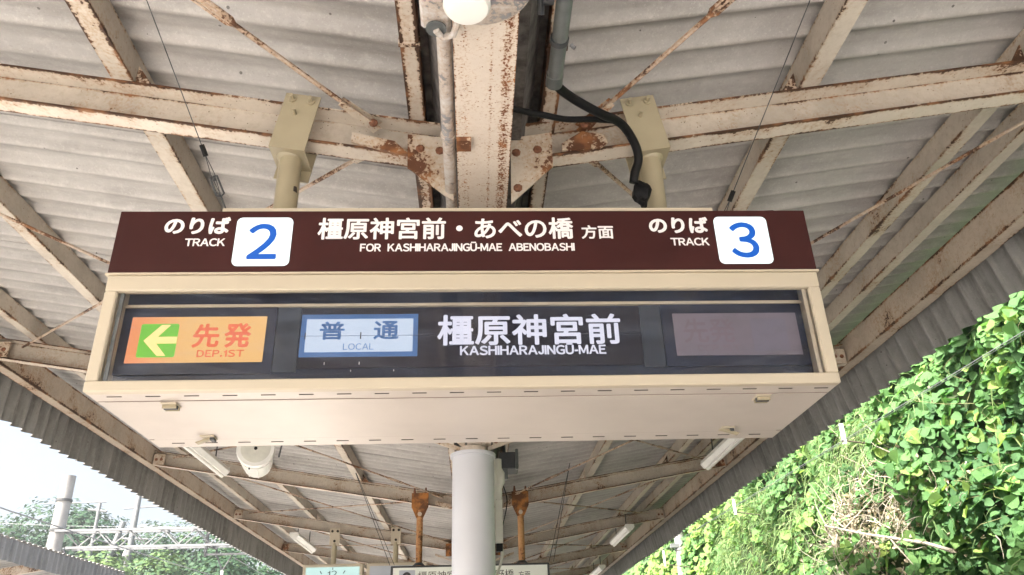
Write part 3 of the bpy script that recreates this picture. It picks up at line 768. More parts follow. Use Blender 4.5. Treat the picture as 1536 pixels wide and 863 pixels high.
MB().tube([(.25, 2.02, 2.13), (.29, 2.02, 2.13)], .018, 10).tube([(.245, 2.0, 2.16), (.245, 2.06, 2.10)], .014, 8).build('side_bracket', M['darksteel'], gc)
def smooth_path(pts, k=6):
    P = [Vector(p) for p in pts]; out = []
    for i in range(len(P) - 1):
        a, b, c, d = P[max(i - 1, 0)], P[i], P[i + 1], P[min(i + 2, len(P) - 1)]
        for j in range(k):
            t = j / k
            out.append(.5 * ((2 * b) + (c - a) * t + (2 * a - 5 * b + 4 * c - d) * t * t + (3 * b - a - 3 * c + d) * t ** 3))
    return out + [P[-1]]
bc = thing('power_cable', (.6, 2.7, 2.1), 'black taped power cable drooping from grey conduit to right hanger post', 'cable')
MB().tube(smooth_path([(.328, 2.40, 2.10), (.345, 2.44, 2.10), (.42, 2.52, 2.105), (.534, 2.60, 2.10), (.62, 2.68, 2.125), (.675, 2.75, 2.131), (.722, 2.81, 2.09), (.737, 2.85, 2.044), (.720, 2.87, 1.99), (.712, 2.885, 1.945)]), .0195, 12).build('cable', M['black'], bc, smooth=True)
MB().tube(smooth_path([(.10, 2.44, 2.02), (.179, 2.50, 2.035), (.29, 2.55, 2.050), (.393, 2.60, 2.068), (.50, 2.63, 2.093), (.60, 2.67, 2.118)]), .0135, 10).build('branch_cable', M['black'], bc, smooth=True)
mb = MB()
rb = random.Random(3)
vs = []; fs = []
for i in range(9):
    for j in range(12):
        th = math.pi * i / 8; ph = 2 * math.pi * j / 12
        rr_ = .046 * (1 + .16 * math.sin(3 * ph + 2 * th) + .08 * rb.uniform(-1, 1))
        vs.append((.752 + rr_ * math.sin(th) * math.cos(ph) * .9, 2.925 + rr_ * math.sin(th) * math.sin(ph), 1.918 + rr_ * 1.18 * math.cos(th)))
for i in range(8):
    for j in range(12): fs.append((i * 12 + j, i * 12 + (j + 1) % 12, (i + 1) * 12 + (j + 1) % 12, (i + 1) * 12 + j))
mb.add(vs, fs).tube([(.755, 2.925, 1.88), (.757, 2.925, 1.845)], [.022, .014], 8)
mb.build('taped_joint', M['black'], bc, smooth=True)

# ---------------------------------------------------------------- fittings farther along
def tube_lamp(x, ya, yb, z, label, rods):
    t = thing('fluorescent_lamp', (x, ya, z), label, 'lamp', 'fluorescent lamps under the canopy')
    # chamfered housing seen from below, diffuser trough
    prof = [(-.075, .05), (.075, .05), (.085, .0), (.045, -.052), (-.045, -.052), (-.085, .0)]
    MB().prism([(x + a, z + b) for a, b in prof], 1, ya, yb).build('housing', M['white_plastic'], t)
    MB().tube([(x, ya + .02, z - .06), (x, yb - .02, z - .06)], .026, 12).build('tube', M['white_plastic'], t, smooth=True)
    for yy in (ya, yb): MB().prism([(x + a * 1.06, z + b * 1.08) for a, b in prof], 1, yy - .012, yy + .012).build('end_cap', M['white_plastic'], t)
    for yy in rods: MB().tube([(x, yy, z + .05), (x, yy, zt(x) + .02)], .009, 6).build('hanging_rod', M['darksteel'], t)
tube_lamp(-3.39, 8.95, 10.78, 2.60, 'white fluorescent lamp behind the left end of the big sign', (9.3, 10.4))
tube_lamp(-3.54, 16.15, 18.1, 2.62, 'small white fluorescent lamp above the clock, left side of canopy', (16.5, 17.7))
tube_lamp(3.2, 8.8, 10.65, 2.55, 'white fluorescent lamp behind the right end of the big sign', (9.2, 10.3))
tube_lamp(2.955, 15.35, 17.3, 2.51, 'white fluorescent lamp right of the white far sign, middle distance', (15.7, 16.9))
tube_lamp(3.40, 22.0, 24.0, 2.58, 'farthest small fluorescent lamp on right, cut by the photo edge', (22.3, 23.6))
# drum shaped speaker
dr = thing('loudspeaker', (-2.5, 9.3, 2.42), 'round white drum shaped loudspeaker hanging left of the column', 'loudspeaker')
a = Vector((-2.49, 8.98, 2.425)); b = Vector((-2.62, 9.62, 2.40)); d = (b - a).normalized()
MB().tube([a, a + d * .05, a + d * .06], [.205, .215, .20], 32).build('rim', M['white_plastic'], dr, smooth=True)
MB().tube([a + d * .06, a + d * .16], [.19, .175], 32).build('neck', M['downpipe'], dr, smooth=True)
MB().tube([a + d * .17, b, b + d * .07, b + d * .10], [.198, .165, .11, .04], 20).build('drum', M['white_plastic'], dr, smooth=True)
MB().tube([a - d * .004, a + d * .002], .165, 28).build('face', M['downpipe'], dr)
MB().tube([a - d * .01, a], .02, 8).build('plug', M['black'], dr)
for k_ in range(9):
    an = 2 * math.pi * k_ / 9; q0 = a + d * .20 + Vector((math.cos(an), 0, math.sin(an))) * .196; q1 = b + Vector((math.cos(an), 0, math.sin(an))) * .166
    MB().tube([q0, q1], .007, 5).build('rib', M['white_plastic'], dr)
for an in (.5, 2.6, 4.4):
    q = a + d * .16 + Vector((math.cos(an) * .195, 0, math.sin(an) * .195)); MB().tube([q - d * .012, q + d * .012], .010, 6).build('screw', M['black'], dr)
MB().tube([(-2.30, 9.3, 2.40), (-2.27, 9.3, 2.60), (-2.40, 9.3, 2.74)], .012, 6).build('bracket', M['galv'], dr)
# dark speaker and pale pipe by the column
sp = thing('camera_housing', (.38, 8.5, 2.1), 'dark grey box fitting behind the column top, right side', 'camera')
MB().bevbox((.27, 8.45, 2.02), (.48, 8.75, 2.20), .012).build('body', M['darksteel'], sp)
MB().bevbox((.445, 8.40, 2.00), (.475, 8.45, 2.22), .006).build('front_bezel', M['pipe_grey'], sp)
MB().bevbox((.29, 8.43, 1.90), (.36, 8.52, 2.02), .006).build('foot', M['pipe_grey'], sp)
MB().tube([(.33, 8.6, 2.2), (.33, 8.6, 2.42)], .02, 8).build('stem', M['darksteel'], sp)
dp = thing('drain_pipe', (.23, 7.5, 1.0), 'off white pipe running down the right side of the column', 'pipe')
MB().tube([(.226, 7.5, 1.88), (.226, 7.5, 1.48)], .036, 16).build('upper_pipe', M['downpipe'], dp, smooth=True)
MB().bevbox((.192, 7.46, 1.10), (.262, 7.53, 1.50), .008).build('lower_duct', M['downpipe'], dp)
MB().tube([(.222, 7.49, 1.80), (.250, 7.49, 1.74), (.252, 7.49, 1.66), (.23, 7.5, 1.60)], [.030, .040, .036, .030], 14).build('elbow', M['downpipe'], dp, smooth=True)
MB().box((.197, 7.465, 1.03), (.257, 7.53, 1.0995)).build('open_end', M['black'], dp)
MB().tube(smooth_path([(.245, 7.48, 1.10), (.250, 7.48, 1.0), (.225, 7.48, .90), (.19, 7.47, .82)]), .012, 8).build('tail', M['downpipe'], dp, smooth=True)
MB().tube(smooth_path([(.30, 8.9, 2.0), (.36, 8.8, 1.75), (.30, 8.6, 1.45)]), .006, 6).build('loose_wire', M['black'], dp)

# far white sign on rusty hangers
fs_ = thing('track_sign', (-.07, 11.4, 1.0), 'white illuminated direction sign on orange rusty hangers behind the column', 'sign')
MB().bevbox((-1.15, 11.41, .90), (1.03, 11.62, 1.412), .008).build('case', M['darksteel'], fs_)
MB().box((-1.115, 11.400, .93), (1.0, 11.4095, 1.385)).build('face', M['sign_white'], fs_)
MB().prism(roundbox(-1.03, 1.08, -.815, 1.352, .008), 1, 11.3955, 11.3995).build('number_panel', M['sign_grey'], fs_)
letters('digit', '2', (-.985, 1.115, -.86, 1.33), 11.395, M['ink'], fs_, .04)
letters('lettering', '橿原神宮前・阿部野橋', (-.775, 1.21, .535, 1.335), 11.3995, M['ink'], fs_, .0)
letters('lettering', '方面', (.60, 1.215, .76, 1.308), 11.3995, M['ink'], fs_, .0)
letters('lettering', 'for Kashiharajingū-mae, Abenobashi', (-.775, 1.06, .5, 1.15), 11.3995, M['ink'], fs_, .0)
for hx in (-.77, .655):
    h_ = put('hanger', None, (hx, 11.42, 1.41), fs_)
    MB().prism([(hx - .12, 2.395), (hx + .12, 2.395), (hx + .118, 2.20), (hx + .05, 2.05), (hx - .05, 2.05), (hx - .118, 2.20)], 1, 11.40, 11.415, [.9, .9, .5, .5, .5, .5]).build('plate', M['rust_shade'], h_)
    MB().tube([(hx, 11.44, 1.41), (hx, 11.44, 2.16)], .046, 14).build('tube', M['rust_shade'], h_, smooth=True)
    MB().tube([(hx, 11.44, 1.412), (hx, 11.44, 1.45)], [.085, .05], 14).build('foot', M['darksteel'], h_, smooth=True)
    for bx in (-.08, .08): MB().tube([(hx + bx, 11.41, 2.39), (hx + bx, 11.41, 2.47)], [.022, .010], 6).build('bolt', M['bolt'], h_)
    MB().tube([(hx, 11.40, 2.10), (hx, 11.385, 2.10)], .03, 10).build('nut', M['gusset'], h_)
for hx in (-.42, .36):
    MB().box((hx - .13, 15.715, 2.10), (hx + .13, 15.735, 2.33), .9).build('splice_plate', M['rust_shade'], canopy)
    for bx in (-.05, .06):
        for bz in (2.16, 2.27): put('bolt', bolt_me, (hx + bx, 15.715, bz), canopy)
# clock and its neighbour
def hung_box(name, x0, x1, z0, z1, y, label, cat, face, hx):
    t = thing(name, ((x0 + x1) / 2, y, z0), label, cat)
    MB().bevbox((x0, y + .01, z0), (x1, y + .22, z1), .01).build('case', M['beige'], t)
    MB().box((x0 + .06, y + .002, z0 + .06), (x1 - .06, y + .0095, z1 - .055)).build('face', face, t)
    for h_ in hx:
        MB().tube([(h_, y + .1, z1), (h_, y + .1, z1 + .38)], .05, 12).build('stem', M['post'], t, smooth=True)
        MB().bevbox((h_ - .095, y + .06, z1 + .34), (h_ + .095, y + .075, z1 + .66), .004).build('clamp_plate', M['beige'], t)
        for bx, bz in ((-.05, .60), (.05, .60), (0, .42)): MB().tube([(h_ + bx, y + .06, z1 + bz), (h_ + bx, y + .045, z1 + bz)], .024, 8).build('bolt', M['slot'], t)
    return t
ck = hung_box('platform_clock', -3.20, -2.09, .95, 1.995, 15.6, 'square platform clock with pale cyan lit face in a beige case', 'clock', M['clock_face'], (-2.66,))
letters('numeral', '12', (-2.735, 1.76, -2.56, 1.875), 15.601, M['ink'], ck, .0)
for an in range(0, 360, 30):
    a_ = math.radians(an); cx_, cz_, R1, R2 = -2.645, 1.475, .40, .46
    s2, c2 = math.sin(a_), math.cos(a_)
    if an == 0: R1, R2 = .415, .455
    q = Vector((c2, 0, -s2)) * .008; p_ = Vector((cx_ + s2 * R1, 15.6015, cz_ + c2 * R1)); p2 = Vector((cx_ + s2 * R2, 15.6015, cz_ + c2 * R2))
    MB().add([p_ - q, p_ + q, p2 + q, p2 - q, *[v - Vector((0, .003, 0)) for v in (p_ - q, p_ + q, p2 + q, p2 - q)]], [(0,1,2,3),(7,6,5,4),(0,4,5,1),(1,5,6,2),(2,6,7,3),(3,7,4,0)]).build('tick', M['ink'], ck)
for an, ln, w in ((300, .24, .016), (160, .36, .011)):
    a_ = math.radians(an); s2, c2 = math.sin(a_), math.cos(a_); q = Vector((c2, 0, -s2)) * w
    p_ = Vector((-2.645, 15.598, 1.475)); p2 = p_ + Vector((s2, 0, c2)) * ln
    MB().add([p_ - q, p_ + q, p2 + q * .5, p2 - q * .5, *[v - Vector((0, .004, 0)) for v in (p_ - q, p_ + q, p2 + q * .5, p2 - q * .5)]], [(0,1,2,3),(7,6,5,4),(0,4,5,1),(1,5,6,2),(2,6,7,3),(3,7,4,0)]).build('hand', M['ink'], ck)
hung_box('departure_display', -2.02, -.9, 1.1, 1.995, 15.6, 'pale grey display board between clock and white far sign', 'display board', M['sign_grey'], (-1.50,))

# ---------------------------------------------------------------- ground
def struct(mb, name, mat, origin=None): return tag(mb.build(name, mat, None, origin), kind='structure')
g = MB().add([(-300, -150, -2.7), (300, -150, -2.7), (300, 450, -2.7), (-300, 450, -2.7)], [(0, 1, 2, 3)])
struct(g, 'ground', M['ballast'])
struct(MB().box((-3.5, -14, -2.69), (3.3, 60, -1.552)), 'platform', M['platform'])
struct(MB().box((-13.5, -14, -2.69), (-8.4, 60, -1.552)), 'neighbouring_platform', M['ballast'])

# ---------------------------------------------------------------- leafy bank on the right
def bankx(y, z):
    return 5.25 + .17 * (z + 2.6) + .22 * math.sin(y * .9 + z * .7) + .16 * math.sin(y * 2.3 - z * 1.9) + .10 * math.sin(y * 4.1 + z * 3.7) + .012 * max(0, y - 12) + .065 * max(0, y - 17)
mb = MB(); ys = np.arange(0, 75, .45); zs = np.arange(-2.75, 5.6, .4)
for y in ys:
    for z in zs: mb.v.append((bankx(y, z) + .35 * max(0, z - 4.4) ** 2, y, z)); mb.r.append(0)
    mb.v.append((14, y, 6.8)); mb.r.append(0); mb.v.append((60, y, 9.0)); mb.r.append(0)
w_ = len(zs) + 2
for i in range(len(ys) - 1):
    for j in range(w_ - 1): a = i * w_ + j; mb.f.append((a, a + 1, a + w_ + 1, a + w_))
struct(mb, 'embankment', M['soil'])

# leaf shapes: outline halves folded along the midrib
OUT = [(0, 0), (.42, .12), (.56, .48), (.40, .86), (0, 1.08)]
def leaf_arrays(n, pos, nrm, size, rng, asp=1.0, fold=.22, droop=.12):
    """n leaves -> verts, faces(quads+tri), tint ids"""
    nrm = nrm / np.linalg.norm(nrm, axis=1, keepdims=True)
    t = rng.normal(size=(n, 3)); t[:, 2] -= .7
    t -= nrm * (t * nrm).sum(1, keepdims=True); t /= np.linalg.norm(t, axis=1, keepdims=True)
    b = np.cross(nrm, t)
    L8 = [(0, 0, 0), (.42, .10, fold), (.56, .48, fold * 1.1), (.38, .86, fold * .6), (0, 1.08, -droop), (-.38, .86, fold * .6), (-.56, .48, fold * 1.1), (-.42, .10, fold), (0, .5, -.04)]
    L8 = np.array(L8); V = np.zeros((n, 9, 3))
    for k_, (u, v, w) in enumerate(L8):
        V[:, k_] = pos + (b * (u * asp) + t * v + nrm * w * rng.uniform(.4, 1.2, (n, 1))) * size[:, None]
    base = (np.arange(n) * 9)[:, None]
    F = np.concatenate([base + np.array(q) for q in ([0, 1, 2, 8], [8, 2, 3, 4], [4, 5, 6, 8], [8, 6, 7, 0])], 0)
    return V.reshape(-1, 3), F
def quads_obj(name, V, F, tint, mat, parent=None, origin=None, nv=9):
    me = bpy.data.meshes.new(name); o = np.array(origin if origin is not None else V.mean(0))
    me.vertices.add(len(V)); me.vertices.foreach_set('co', (V - o).astype(np.float32).ravel())
    me.loops.add(F.size); me.loops.foreach_set('vertex_index', F.astype(np.int32).ravel())
    k_ = F.shape[1]
    me.polygons.add(len(F)); me.polygons.foreach_set('loop_start', (np.arange(len(F)) * k_).astype(np.int32))
    me.polygons.foreach_set('loop_total', np.full(len(F), k_, np.int32))
    me.update(calc_edges=True); me.validate()
    at = me.attributes.new('tint', 'FLOAT', 'POINT'); at.data.foreach_set('value', np.repeat(tint, nv).astype(np.float32))
    me.materials.append(mat)
    return put(name, me, o, parent)
rng = np.random.default_rng(11)
def dry_w(y, z): return np.exp(-(((y - 11.6) / 1.5) ** 2 + ((z - 1.85) / .72) ** 2) * 1.2)
def grass_w(y, z): return np.maximum(np.exp(-(((y - 12.3) / 1.5) ** 2 + ((z - 3.15) / .55) ** 2)), np.exp(-(((y - 17.5) / 3.2) ** 2 + ((z - 2.2) / 1.2) ** 2)) * 1.1)
BX = np.vectorize(bankx)
kz = thing('kudzu_vine', (5.6, 10, -2.6), 'dense green broad leaved creeper covering the bank on the right', 'vine')
def sample(n, y0, y1, z0=.2, z1=5.0, pw=1.5):
    y = y0 + (y1 - y0) * rng.random(n) ** pw; z = rng.uniform(z0, z1, n); return y, z
n = 64000
y, z = sample(n, 5.0, 46.0, .2, 5.3, 1.7)
clump = .5 + .5 * np.sin(y * 2.9 + 1.3 * np.sin(z * 2.1)) * np.sin(z * 3.3 + y * .8)
keep = (rng.random(n) > np.clip(dry_w(y, z) * .92, 0, .80)) & (rng.random(n) > np.clip(grass_w(y, z) * 1.0, 0, .85)) & (rng.random(n) < .45 + .75 * clump)
y, z, clump = y[keep], z[keep], clump[keep]; n = len(y)
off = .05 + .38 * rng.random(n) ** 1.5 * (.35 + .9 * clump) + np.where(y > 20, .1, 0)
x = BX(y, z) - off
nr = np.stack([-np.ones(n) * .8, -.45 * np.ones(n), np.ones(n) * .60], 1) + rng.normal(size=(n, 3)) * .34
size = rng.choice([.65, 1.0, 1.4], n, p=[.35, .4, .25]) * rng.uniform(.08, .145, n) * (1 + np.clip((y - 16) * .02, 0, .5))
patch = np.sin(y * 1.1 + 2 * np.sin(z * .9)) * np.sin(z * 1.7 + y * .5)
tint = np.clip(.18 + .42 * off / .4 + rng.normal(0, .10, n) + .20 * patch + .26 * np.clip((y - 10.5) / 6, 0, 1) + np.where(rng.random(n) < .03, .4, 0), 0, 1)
pos = np.stack([x, y, z], 1)
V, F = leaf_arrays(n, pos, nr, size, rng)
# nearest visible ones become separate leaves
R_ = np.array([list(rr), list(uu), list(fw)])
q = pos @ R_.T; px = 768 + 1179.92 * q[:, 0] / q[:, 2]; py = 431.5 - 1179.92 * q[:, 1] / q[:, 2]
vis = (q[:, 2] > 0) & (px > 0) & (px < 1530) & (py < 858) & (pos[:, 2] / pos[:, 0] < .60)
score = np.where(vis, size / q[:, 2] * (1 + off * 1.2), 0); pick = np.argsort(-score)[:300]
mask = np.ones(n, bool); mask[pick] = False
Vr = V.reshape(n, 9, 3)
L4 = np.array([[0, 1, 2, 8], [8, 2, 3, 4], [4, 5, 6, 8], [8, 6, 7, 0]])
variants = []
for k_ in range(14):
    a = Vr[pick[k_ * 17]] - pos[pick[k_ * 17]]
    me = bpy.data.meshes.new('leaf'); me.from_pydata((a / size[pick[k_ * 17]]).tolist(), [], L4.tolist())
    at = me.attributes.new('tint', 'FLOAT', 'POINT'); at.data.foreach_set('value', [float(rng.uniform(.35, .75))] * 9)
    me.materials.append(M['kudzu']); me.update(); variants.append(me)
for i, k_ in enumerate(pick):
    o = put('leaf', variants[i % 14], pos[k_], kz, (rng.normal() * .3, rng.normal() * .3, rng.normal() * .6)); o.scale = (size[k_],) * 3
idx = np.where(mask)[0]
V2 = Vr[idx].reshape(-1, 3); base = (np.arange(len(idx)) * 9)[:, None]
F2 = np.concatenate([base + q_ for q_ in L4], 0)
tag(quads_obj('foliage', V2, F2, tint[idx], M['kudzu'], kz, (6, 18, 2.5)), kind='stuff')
mb = MB()
for i in range(170):
    y_ = rng.uniform(5.5, 22); z_ = rng.uniform(1, 5); p = Vector((bankx(y_, z_) - .12, y_, z_)); pts = [p]
    dy, dz = rng.normal() * .10, rng.normal() * .12 - .06
    for s_ in range(9):
        dy += rng.normal() * .05; dz += rng.normal() * .05 - .01
        p = p + Vector((0, dy, dz)); p.x = bankx(p.y, p.z) - .12 - .22 * abs(math.sin(s_ * .6 + i)); pts.append(p.copy())
    mb.tube(pts, .0038, 4, False)
tag(mb.build('vine_stems', M['vine_stem'], kz), kind='stuff')

# drooping bamboo grass, stuff
def blades(n, y, z, x, length, width, rng, dirb, spread):
    V = np.zeros((n, 6, 3)); d = dirb + rng.normal(size=(n, 3)) * spread; d /= np.linalg.norm(d, axis=1, keepdims=True)
    s_ = np.cross(d, rng.normal(size=(n, 3))); s_ /= np.linalg.norm(s_, axis=1, keepdims=True)
    p = np.stack([x, y, z], 1); Ln = length[:, None]
    m_ = p + d * Ln * .5; e = m_ + (d + np.array([0, 0, -.7])) / 1.3 * Ln * .5
    V[:, 0] = p - s_ * width[:, None] * .4; V[:, 1] = p + s_ * width[:, None] * .4
    V[:, 2] = m_ + s_ * width[:, None] * .5; V[:, 3] = m_ - s_ * width[:, None] * .5
    V[:, 4] = e + s_ * width[:, None] * .06; V[:, 5] = e - s_ * width[:, None] * .06
    b = (np.arange(n) * 6)[:, None]
    F = np.concatenate([b + np.array([0, 1, 2, 3]), b + np.array([3, 2, 4, 5])], 0)
    return V.reshape(-1, 3), F
n = 60000
y, z = sample(n, 8, 46, .2, 5.2, 1.5)
keep = rng.random(n) < np.clip(grass_w(y, z) * 1.2, .03, .95) * (1 - .8 * dry_w(y, z)); y, z = y[keep], z[keep]; n = len(y)
x = BX(y, z) - .08 - .42 * rng.random(n)
V, F = blades(n, y, z, x, rng.uniform(.12, .34, n), rng.uniform(.010, .024, n), rng, np.array([-.5, -.2, -.45]), .55)
tag(quads_obj('bamboo_grass', V, F, np.clip(rng.normal(.55, .25, n), 0, 1), M['bamboo'], None, (6, 16, 2.5), 6), 'fine drooping grassy leaves between the broad leaved creepers on the bank', 'grass', None, 'stuff')
# dead brush
mb = MB()
for i in range(400):
    y_ = rng.normal(11.6, 1.05); z_ = rng.normal(1.85, .45); p = Vector((bankx(y_, z_) - .05 - .3 * rng.random(), y_, z_))
    d = Vector((rng.normal() * .35 - .3, rng.normal(), rng.normal() * .8)).normalized(); pts = [p]; st = rng.uniform(.05, .15)
    for s_ in range(5): d = (d + Vector(rng.normal(size=3) * .28)).normalized(); p = p + d * st; pts.append(p)
    mb.tube(pts, [.006, .0055, .005, .004, .003, .002] if i % 6 else [.012, .011, .009, .007, .005, .003], 4, False)
tag(mb.build('dead_brush', M['dry']), 'tangle of dry greyish brown twigs and stems low on the bank', 'brush', None, 'stuff')
n = 2200
y = rng.normal(11.6, 1.2, n); z = rng.normal(1.7, .5, n); x = BX(y, z) - .05 - .3 * rng.random(n)
V, F = leaf_arrays(n, np.stack([x, y, z], 1), rng.normal(size=(n, 3)), rng.uniform(.03, .085, n), rng, .6, .5)
tag(quads_obj('dead_leaves', V, F, rng.random(n), M['dryleaf'], None, (6, 11, 1.5)), 'withered curled brown leaves caught in the dry twigs', 'dead leaves', None, 'stuff')
db = thing('fallen_branch', (5.4, 11, 1.4), 'long bare pale branch lying diagonally across the dry brush', 'branch')
def bp(y, z, o=.42): return (bankx(y, z) - o, y, z)
MB().tube([bp(13.0, 2.12), bp(11.9, 1.90, .45), bp(10.9, 1.62, .46), bp(10.0, 1.36), bp(9.2, 1.16)], [.008, .013, .017, .020, .024], 7).build('limb', M['dry'], db, smooth=True)
for a, b, c in ((bp(11.9, 1.9, .45), bp(12.4, 1.55), bp(12.9, 1.3)), (bp(10.9, 1.62, .46), bp(11.5, 1.35), bp(12.2, 1.22)), (bp(11.4, 1.76), bp(11.0, 2.1), bp(10.8, 2.5)), (bp(10.4, 1.5), bp(10.2, 1.1), bp(10.3, .8))):
    MB().tube([a, b, c], [.010, .007, .003], 6).build('twig', M['dry'], db, smooth=True)

# cable along the bank with white stakes, and masts
def UXp(px_, py_, X=None, Y=None):
    d = rr * ((px_ - 768) / 1179.92) - uu * ((py_ - 431.5) / 1179.92) + fw
    return d * (X / d.x if X is not None else Y / d.y)
cx_ = 5.25
ca = thing('trackside_cable', (cx_, 14, 2.6), 'twin grey cable running along the front of the green bank', 'cable')
P0 = UXp(1536, 497, X=cx_); P1 = UXp(1240, 676, X=cx_); P2 = UXp(985, 830, X=cx_)
path = smooth_path([P0 + (P0 - P1) * 1.2, P0, P1, P2, P2 + (P2 - P1) * .8], 5)
MB().tube(path, .0050, 6).build('strand', M['galv'], ca); MB().tube([p + Vector((.0, .03, -.022)) for p in path], .0035, 6).build('strand', M['pipe_grey'], ca)
for i, (a, b, lb) in enumerate((((1261, 636), (1265, 662), 'white cable stake nearest the viewer on the green bank'), ((1100, 750), (1103, 768), 'white cable stake halfway along the green bank'), ((995, 826), (998, 846), 'farthest white cable stake beside the grey mast'))):
    A = UXp(*a, X=cx_ + .02); B = UXp(*b, X=cx_ + .02)
    t = thing('cable_stake', (A.x, A.y, B.z), lb, 'stake', 'stakes carrying the trackside cable')
    MB().box((A.x - .022, A.y - .022, B.z - .05), (A.x + .022, A.y + .022, A.z)).build('head', M['white_plastic'], t)
    MB().tube([(A.x, A.y, B.z), (A.x + .7, A.y, B.z - .1)], .012, 8).build('rod', M['bark'], t)
    MB().tube([(A.x - .03, A.y - .03, B.z), (A.x - .03, A.y + .03, B.z)], .012, 8).build('clip', M['galv'], t)

# overhead line structure across the tracks
gt = thing('catenary_gantry', (-12.0, 24, -2.7), 'pale lattice truss gantry spanning the tracks from a concrete mast', 'gantry')
MB().tube([(-12.03, 24, -2.7), (-12.03, 24, 2), (-12.03, 24, 5.72)], [.24, .22, .185], 24).build('mast', M['concrete'], gt, smooth=True)
MB().tube([(-12.03, 24, 5.72), (-12.03, 24, 5.735)], .186, 24).build('mast_cap', M['galv'], gt)
MB().tube([(6.075, 24, -2.7), (6.075, 24, 4.6)], [.17, .155], 24).build('mast', M['concrete'], gt, smooth=True)
for zz in (2.4, 3.22): MB().tube([(6.075, 24, zz), (6.075, 24, zz + .06)], .18, 20).build('band', M['galv'], gt)
MB().bevbox((5.75, 23.85, 3.28), (6.0, 23.95, 3.40), .01).build('insulator_bracket', M['galv'], gt)
for zz in (4.13, 4.98): MB().tube([(-12.03, 24, zz), (-12.03, 24, zz + .07)], .225, 20).build('band', M['darksteel'], gt)
zt2, zb2 = 4.13, 3.645
for yy in (23.8, 24.2):
    MB().box((-12.0, yy - .03, zt2 - .035), (6.0, yy + .03, zt2 + .025)).build('top_chord', M['galv'], gt)
    MB().box((-11.6, yy - .03, zb2 - .03), (5.6, yy + .03, zb2 + .03)).build('bottom_chord', M['galv'], gt)
    x = -11.75; q = 0
    while x < 5.3:
        a, b = (x, zt2 - .03), (x + .46, zb2 + .03)
        if q % 2: a, b = (x, zb2 + .03), (x + .46, zt2 - .03)
        MB().slab((a[0], yy + .012, a[1]), (b[0], yy + .012, b[1]), (1, 0, 0), .045, (0, 1, 0), .02, (0, 0)).build('lattice_bar', M['galv'] if q % 4 else M['darksteel'], gt)
        x += .46; q += 1
x = -11.7
while x < 5.3:
    MB().box((x, 23.831, zt2 - .02), (x + .04, 24.169, zt2 + .015)).build('cross_bar', M['galv'], gt)
    MB().box((x, 23.831, zb2 - .02), (x + .04, 24.169, zb2 + .015)).build('cross_bar', M['galv'], gt); x += 1.38
# equipment hanging under the truss
MB().box((-7.76, 23.95, 3.35), (-7.70, 24.05, 4.05)).build('drop_arm', M['darksteel'], gt)
MB().box((-7.70, 23.97, 3.38), (-6.0, 24.03, 3.43)).build('register_beam', M['galv'], gt)
MB().tube([(-7.72, 24, 3.66), (-7.42, 24, 3.55), (-7.42, 24, 3.42)], .035, 8).build('brace', M['darksteel'], gt)
MB().tube([(-7.42, 24, 3.40), (-7.19, 24, 2.95)], .022, 6).tube([(-6.95, 24, 3.40), (-7.19, 24, 2.95)], .022, 6).build('wire_yoke', M['darksteel'], gt)
MB().tube([(-7.19, 24, 2.95), (-7.19, 24, 2.75)], [.05, .03], 8).build('insulator', M['white_plastic'], gt)
MB().tube([(-10.0, 24, 3.6), (-10.0, 24, 3.42)], [.03, .07], 10).build('bell', M['white_plastic'], gt)
# masts beyond
def mast(name, pts, r, label, arms=()):
    t = thing(name, pts[0], label, 'mast', None)
    MB().tube(pts, r, 12).build('pole', M['galv'], t, smooth=True)
    for a, b, rr_ in arms: MB().tube([a, b], rr_, 6).build('arm', M['darksteel'] if rr_ < .03 else M['galv'], t)
mast('line_mast', [(-16.48, 40, -2.7), (-16.48, 40, 8.9)], [.22, .12], 'slim pale mast rising behind the truss gantry', (((-17.1, 40, 7.9), (-15.4, 40, 8.0), .035), ((-17.0, 40, 6.5), (-15.7, 40, 6.45), .05), ((-16.8, 40, 5.2), (-14.8, 40, 5.15), .06), ((-16.48, 40, 8.9), (-16.48, 40, 10.2), .05)))
mast('leaning_prop', [(-18.2, 40, 2.0), (-17.0, 40, 7.3)], [.17, .13], 'brownish prop pole leaning left beside the slim mast')
mast('signal_pole', [(-18.27, 40, -2.7), (-18.3, 40, 8.2)], [.10, .08], 'thin pale pole with a cross arm left of the slim mast', (((-21.0, 40, 8.22), (-18.0, 40, 8.25), .03), ((-18.8, 40, 7.9), (-17.9, 40, 7.8), .06)))
ww = thing('overhead_wires', (-13, 24, 5), 'thin overhead wires strung beyond the gantry', 'wires')
for (a, b) in (((-30, 40, 7.9), (-9.5, 40, 6.9)), ((-26, 55, 10.5), (-6, 30, 4.9)), ((-11.5, 60, 7.5), (-7.2, 24, 2.8)), ((-7.2, 24, 2.75), (-7.0, -5, 2.7)), ((-22, 45, 6.2), (-10, 38, 4.4)), ((-6.9, 60, 3.2), (-6.9, 24, 3.3))):
    A, B = Vector(a), Vector(b); md = (A + B) / 2 - Vector((0, 0, .25)); MB().tube(smooth_path([A, md, B], 5), .011, 5).build('wire', M['galv'], ww)

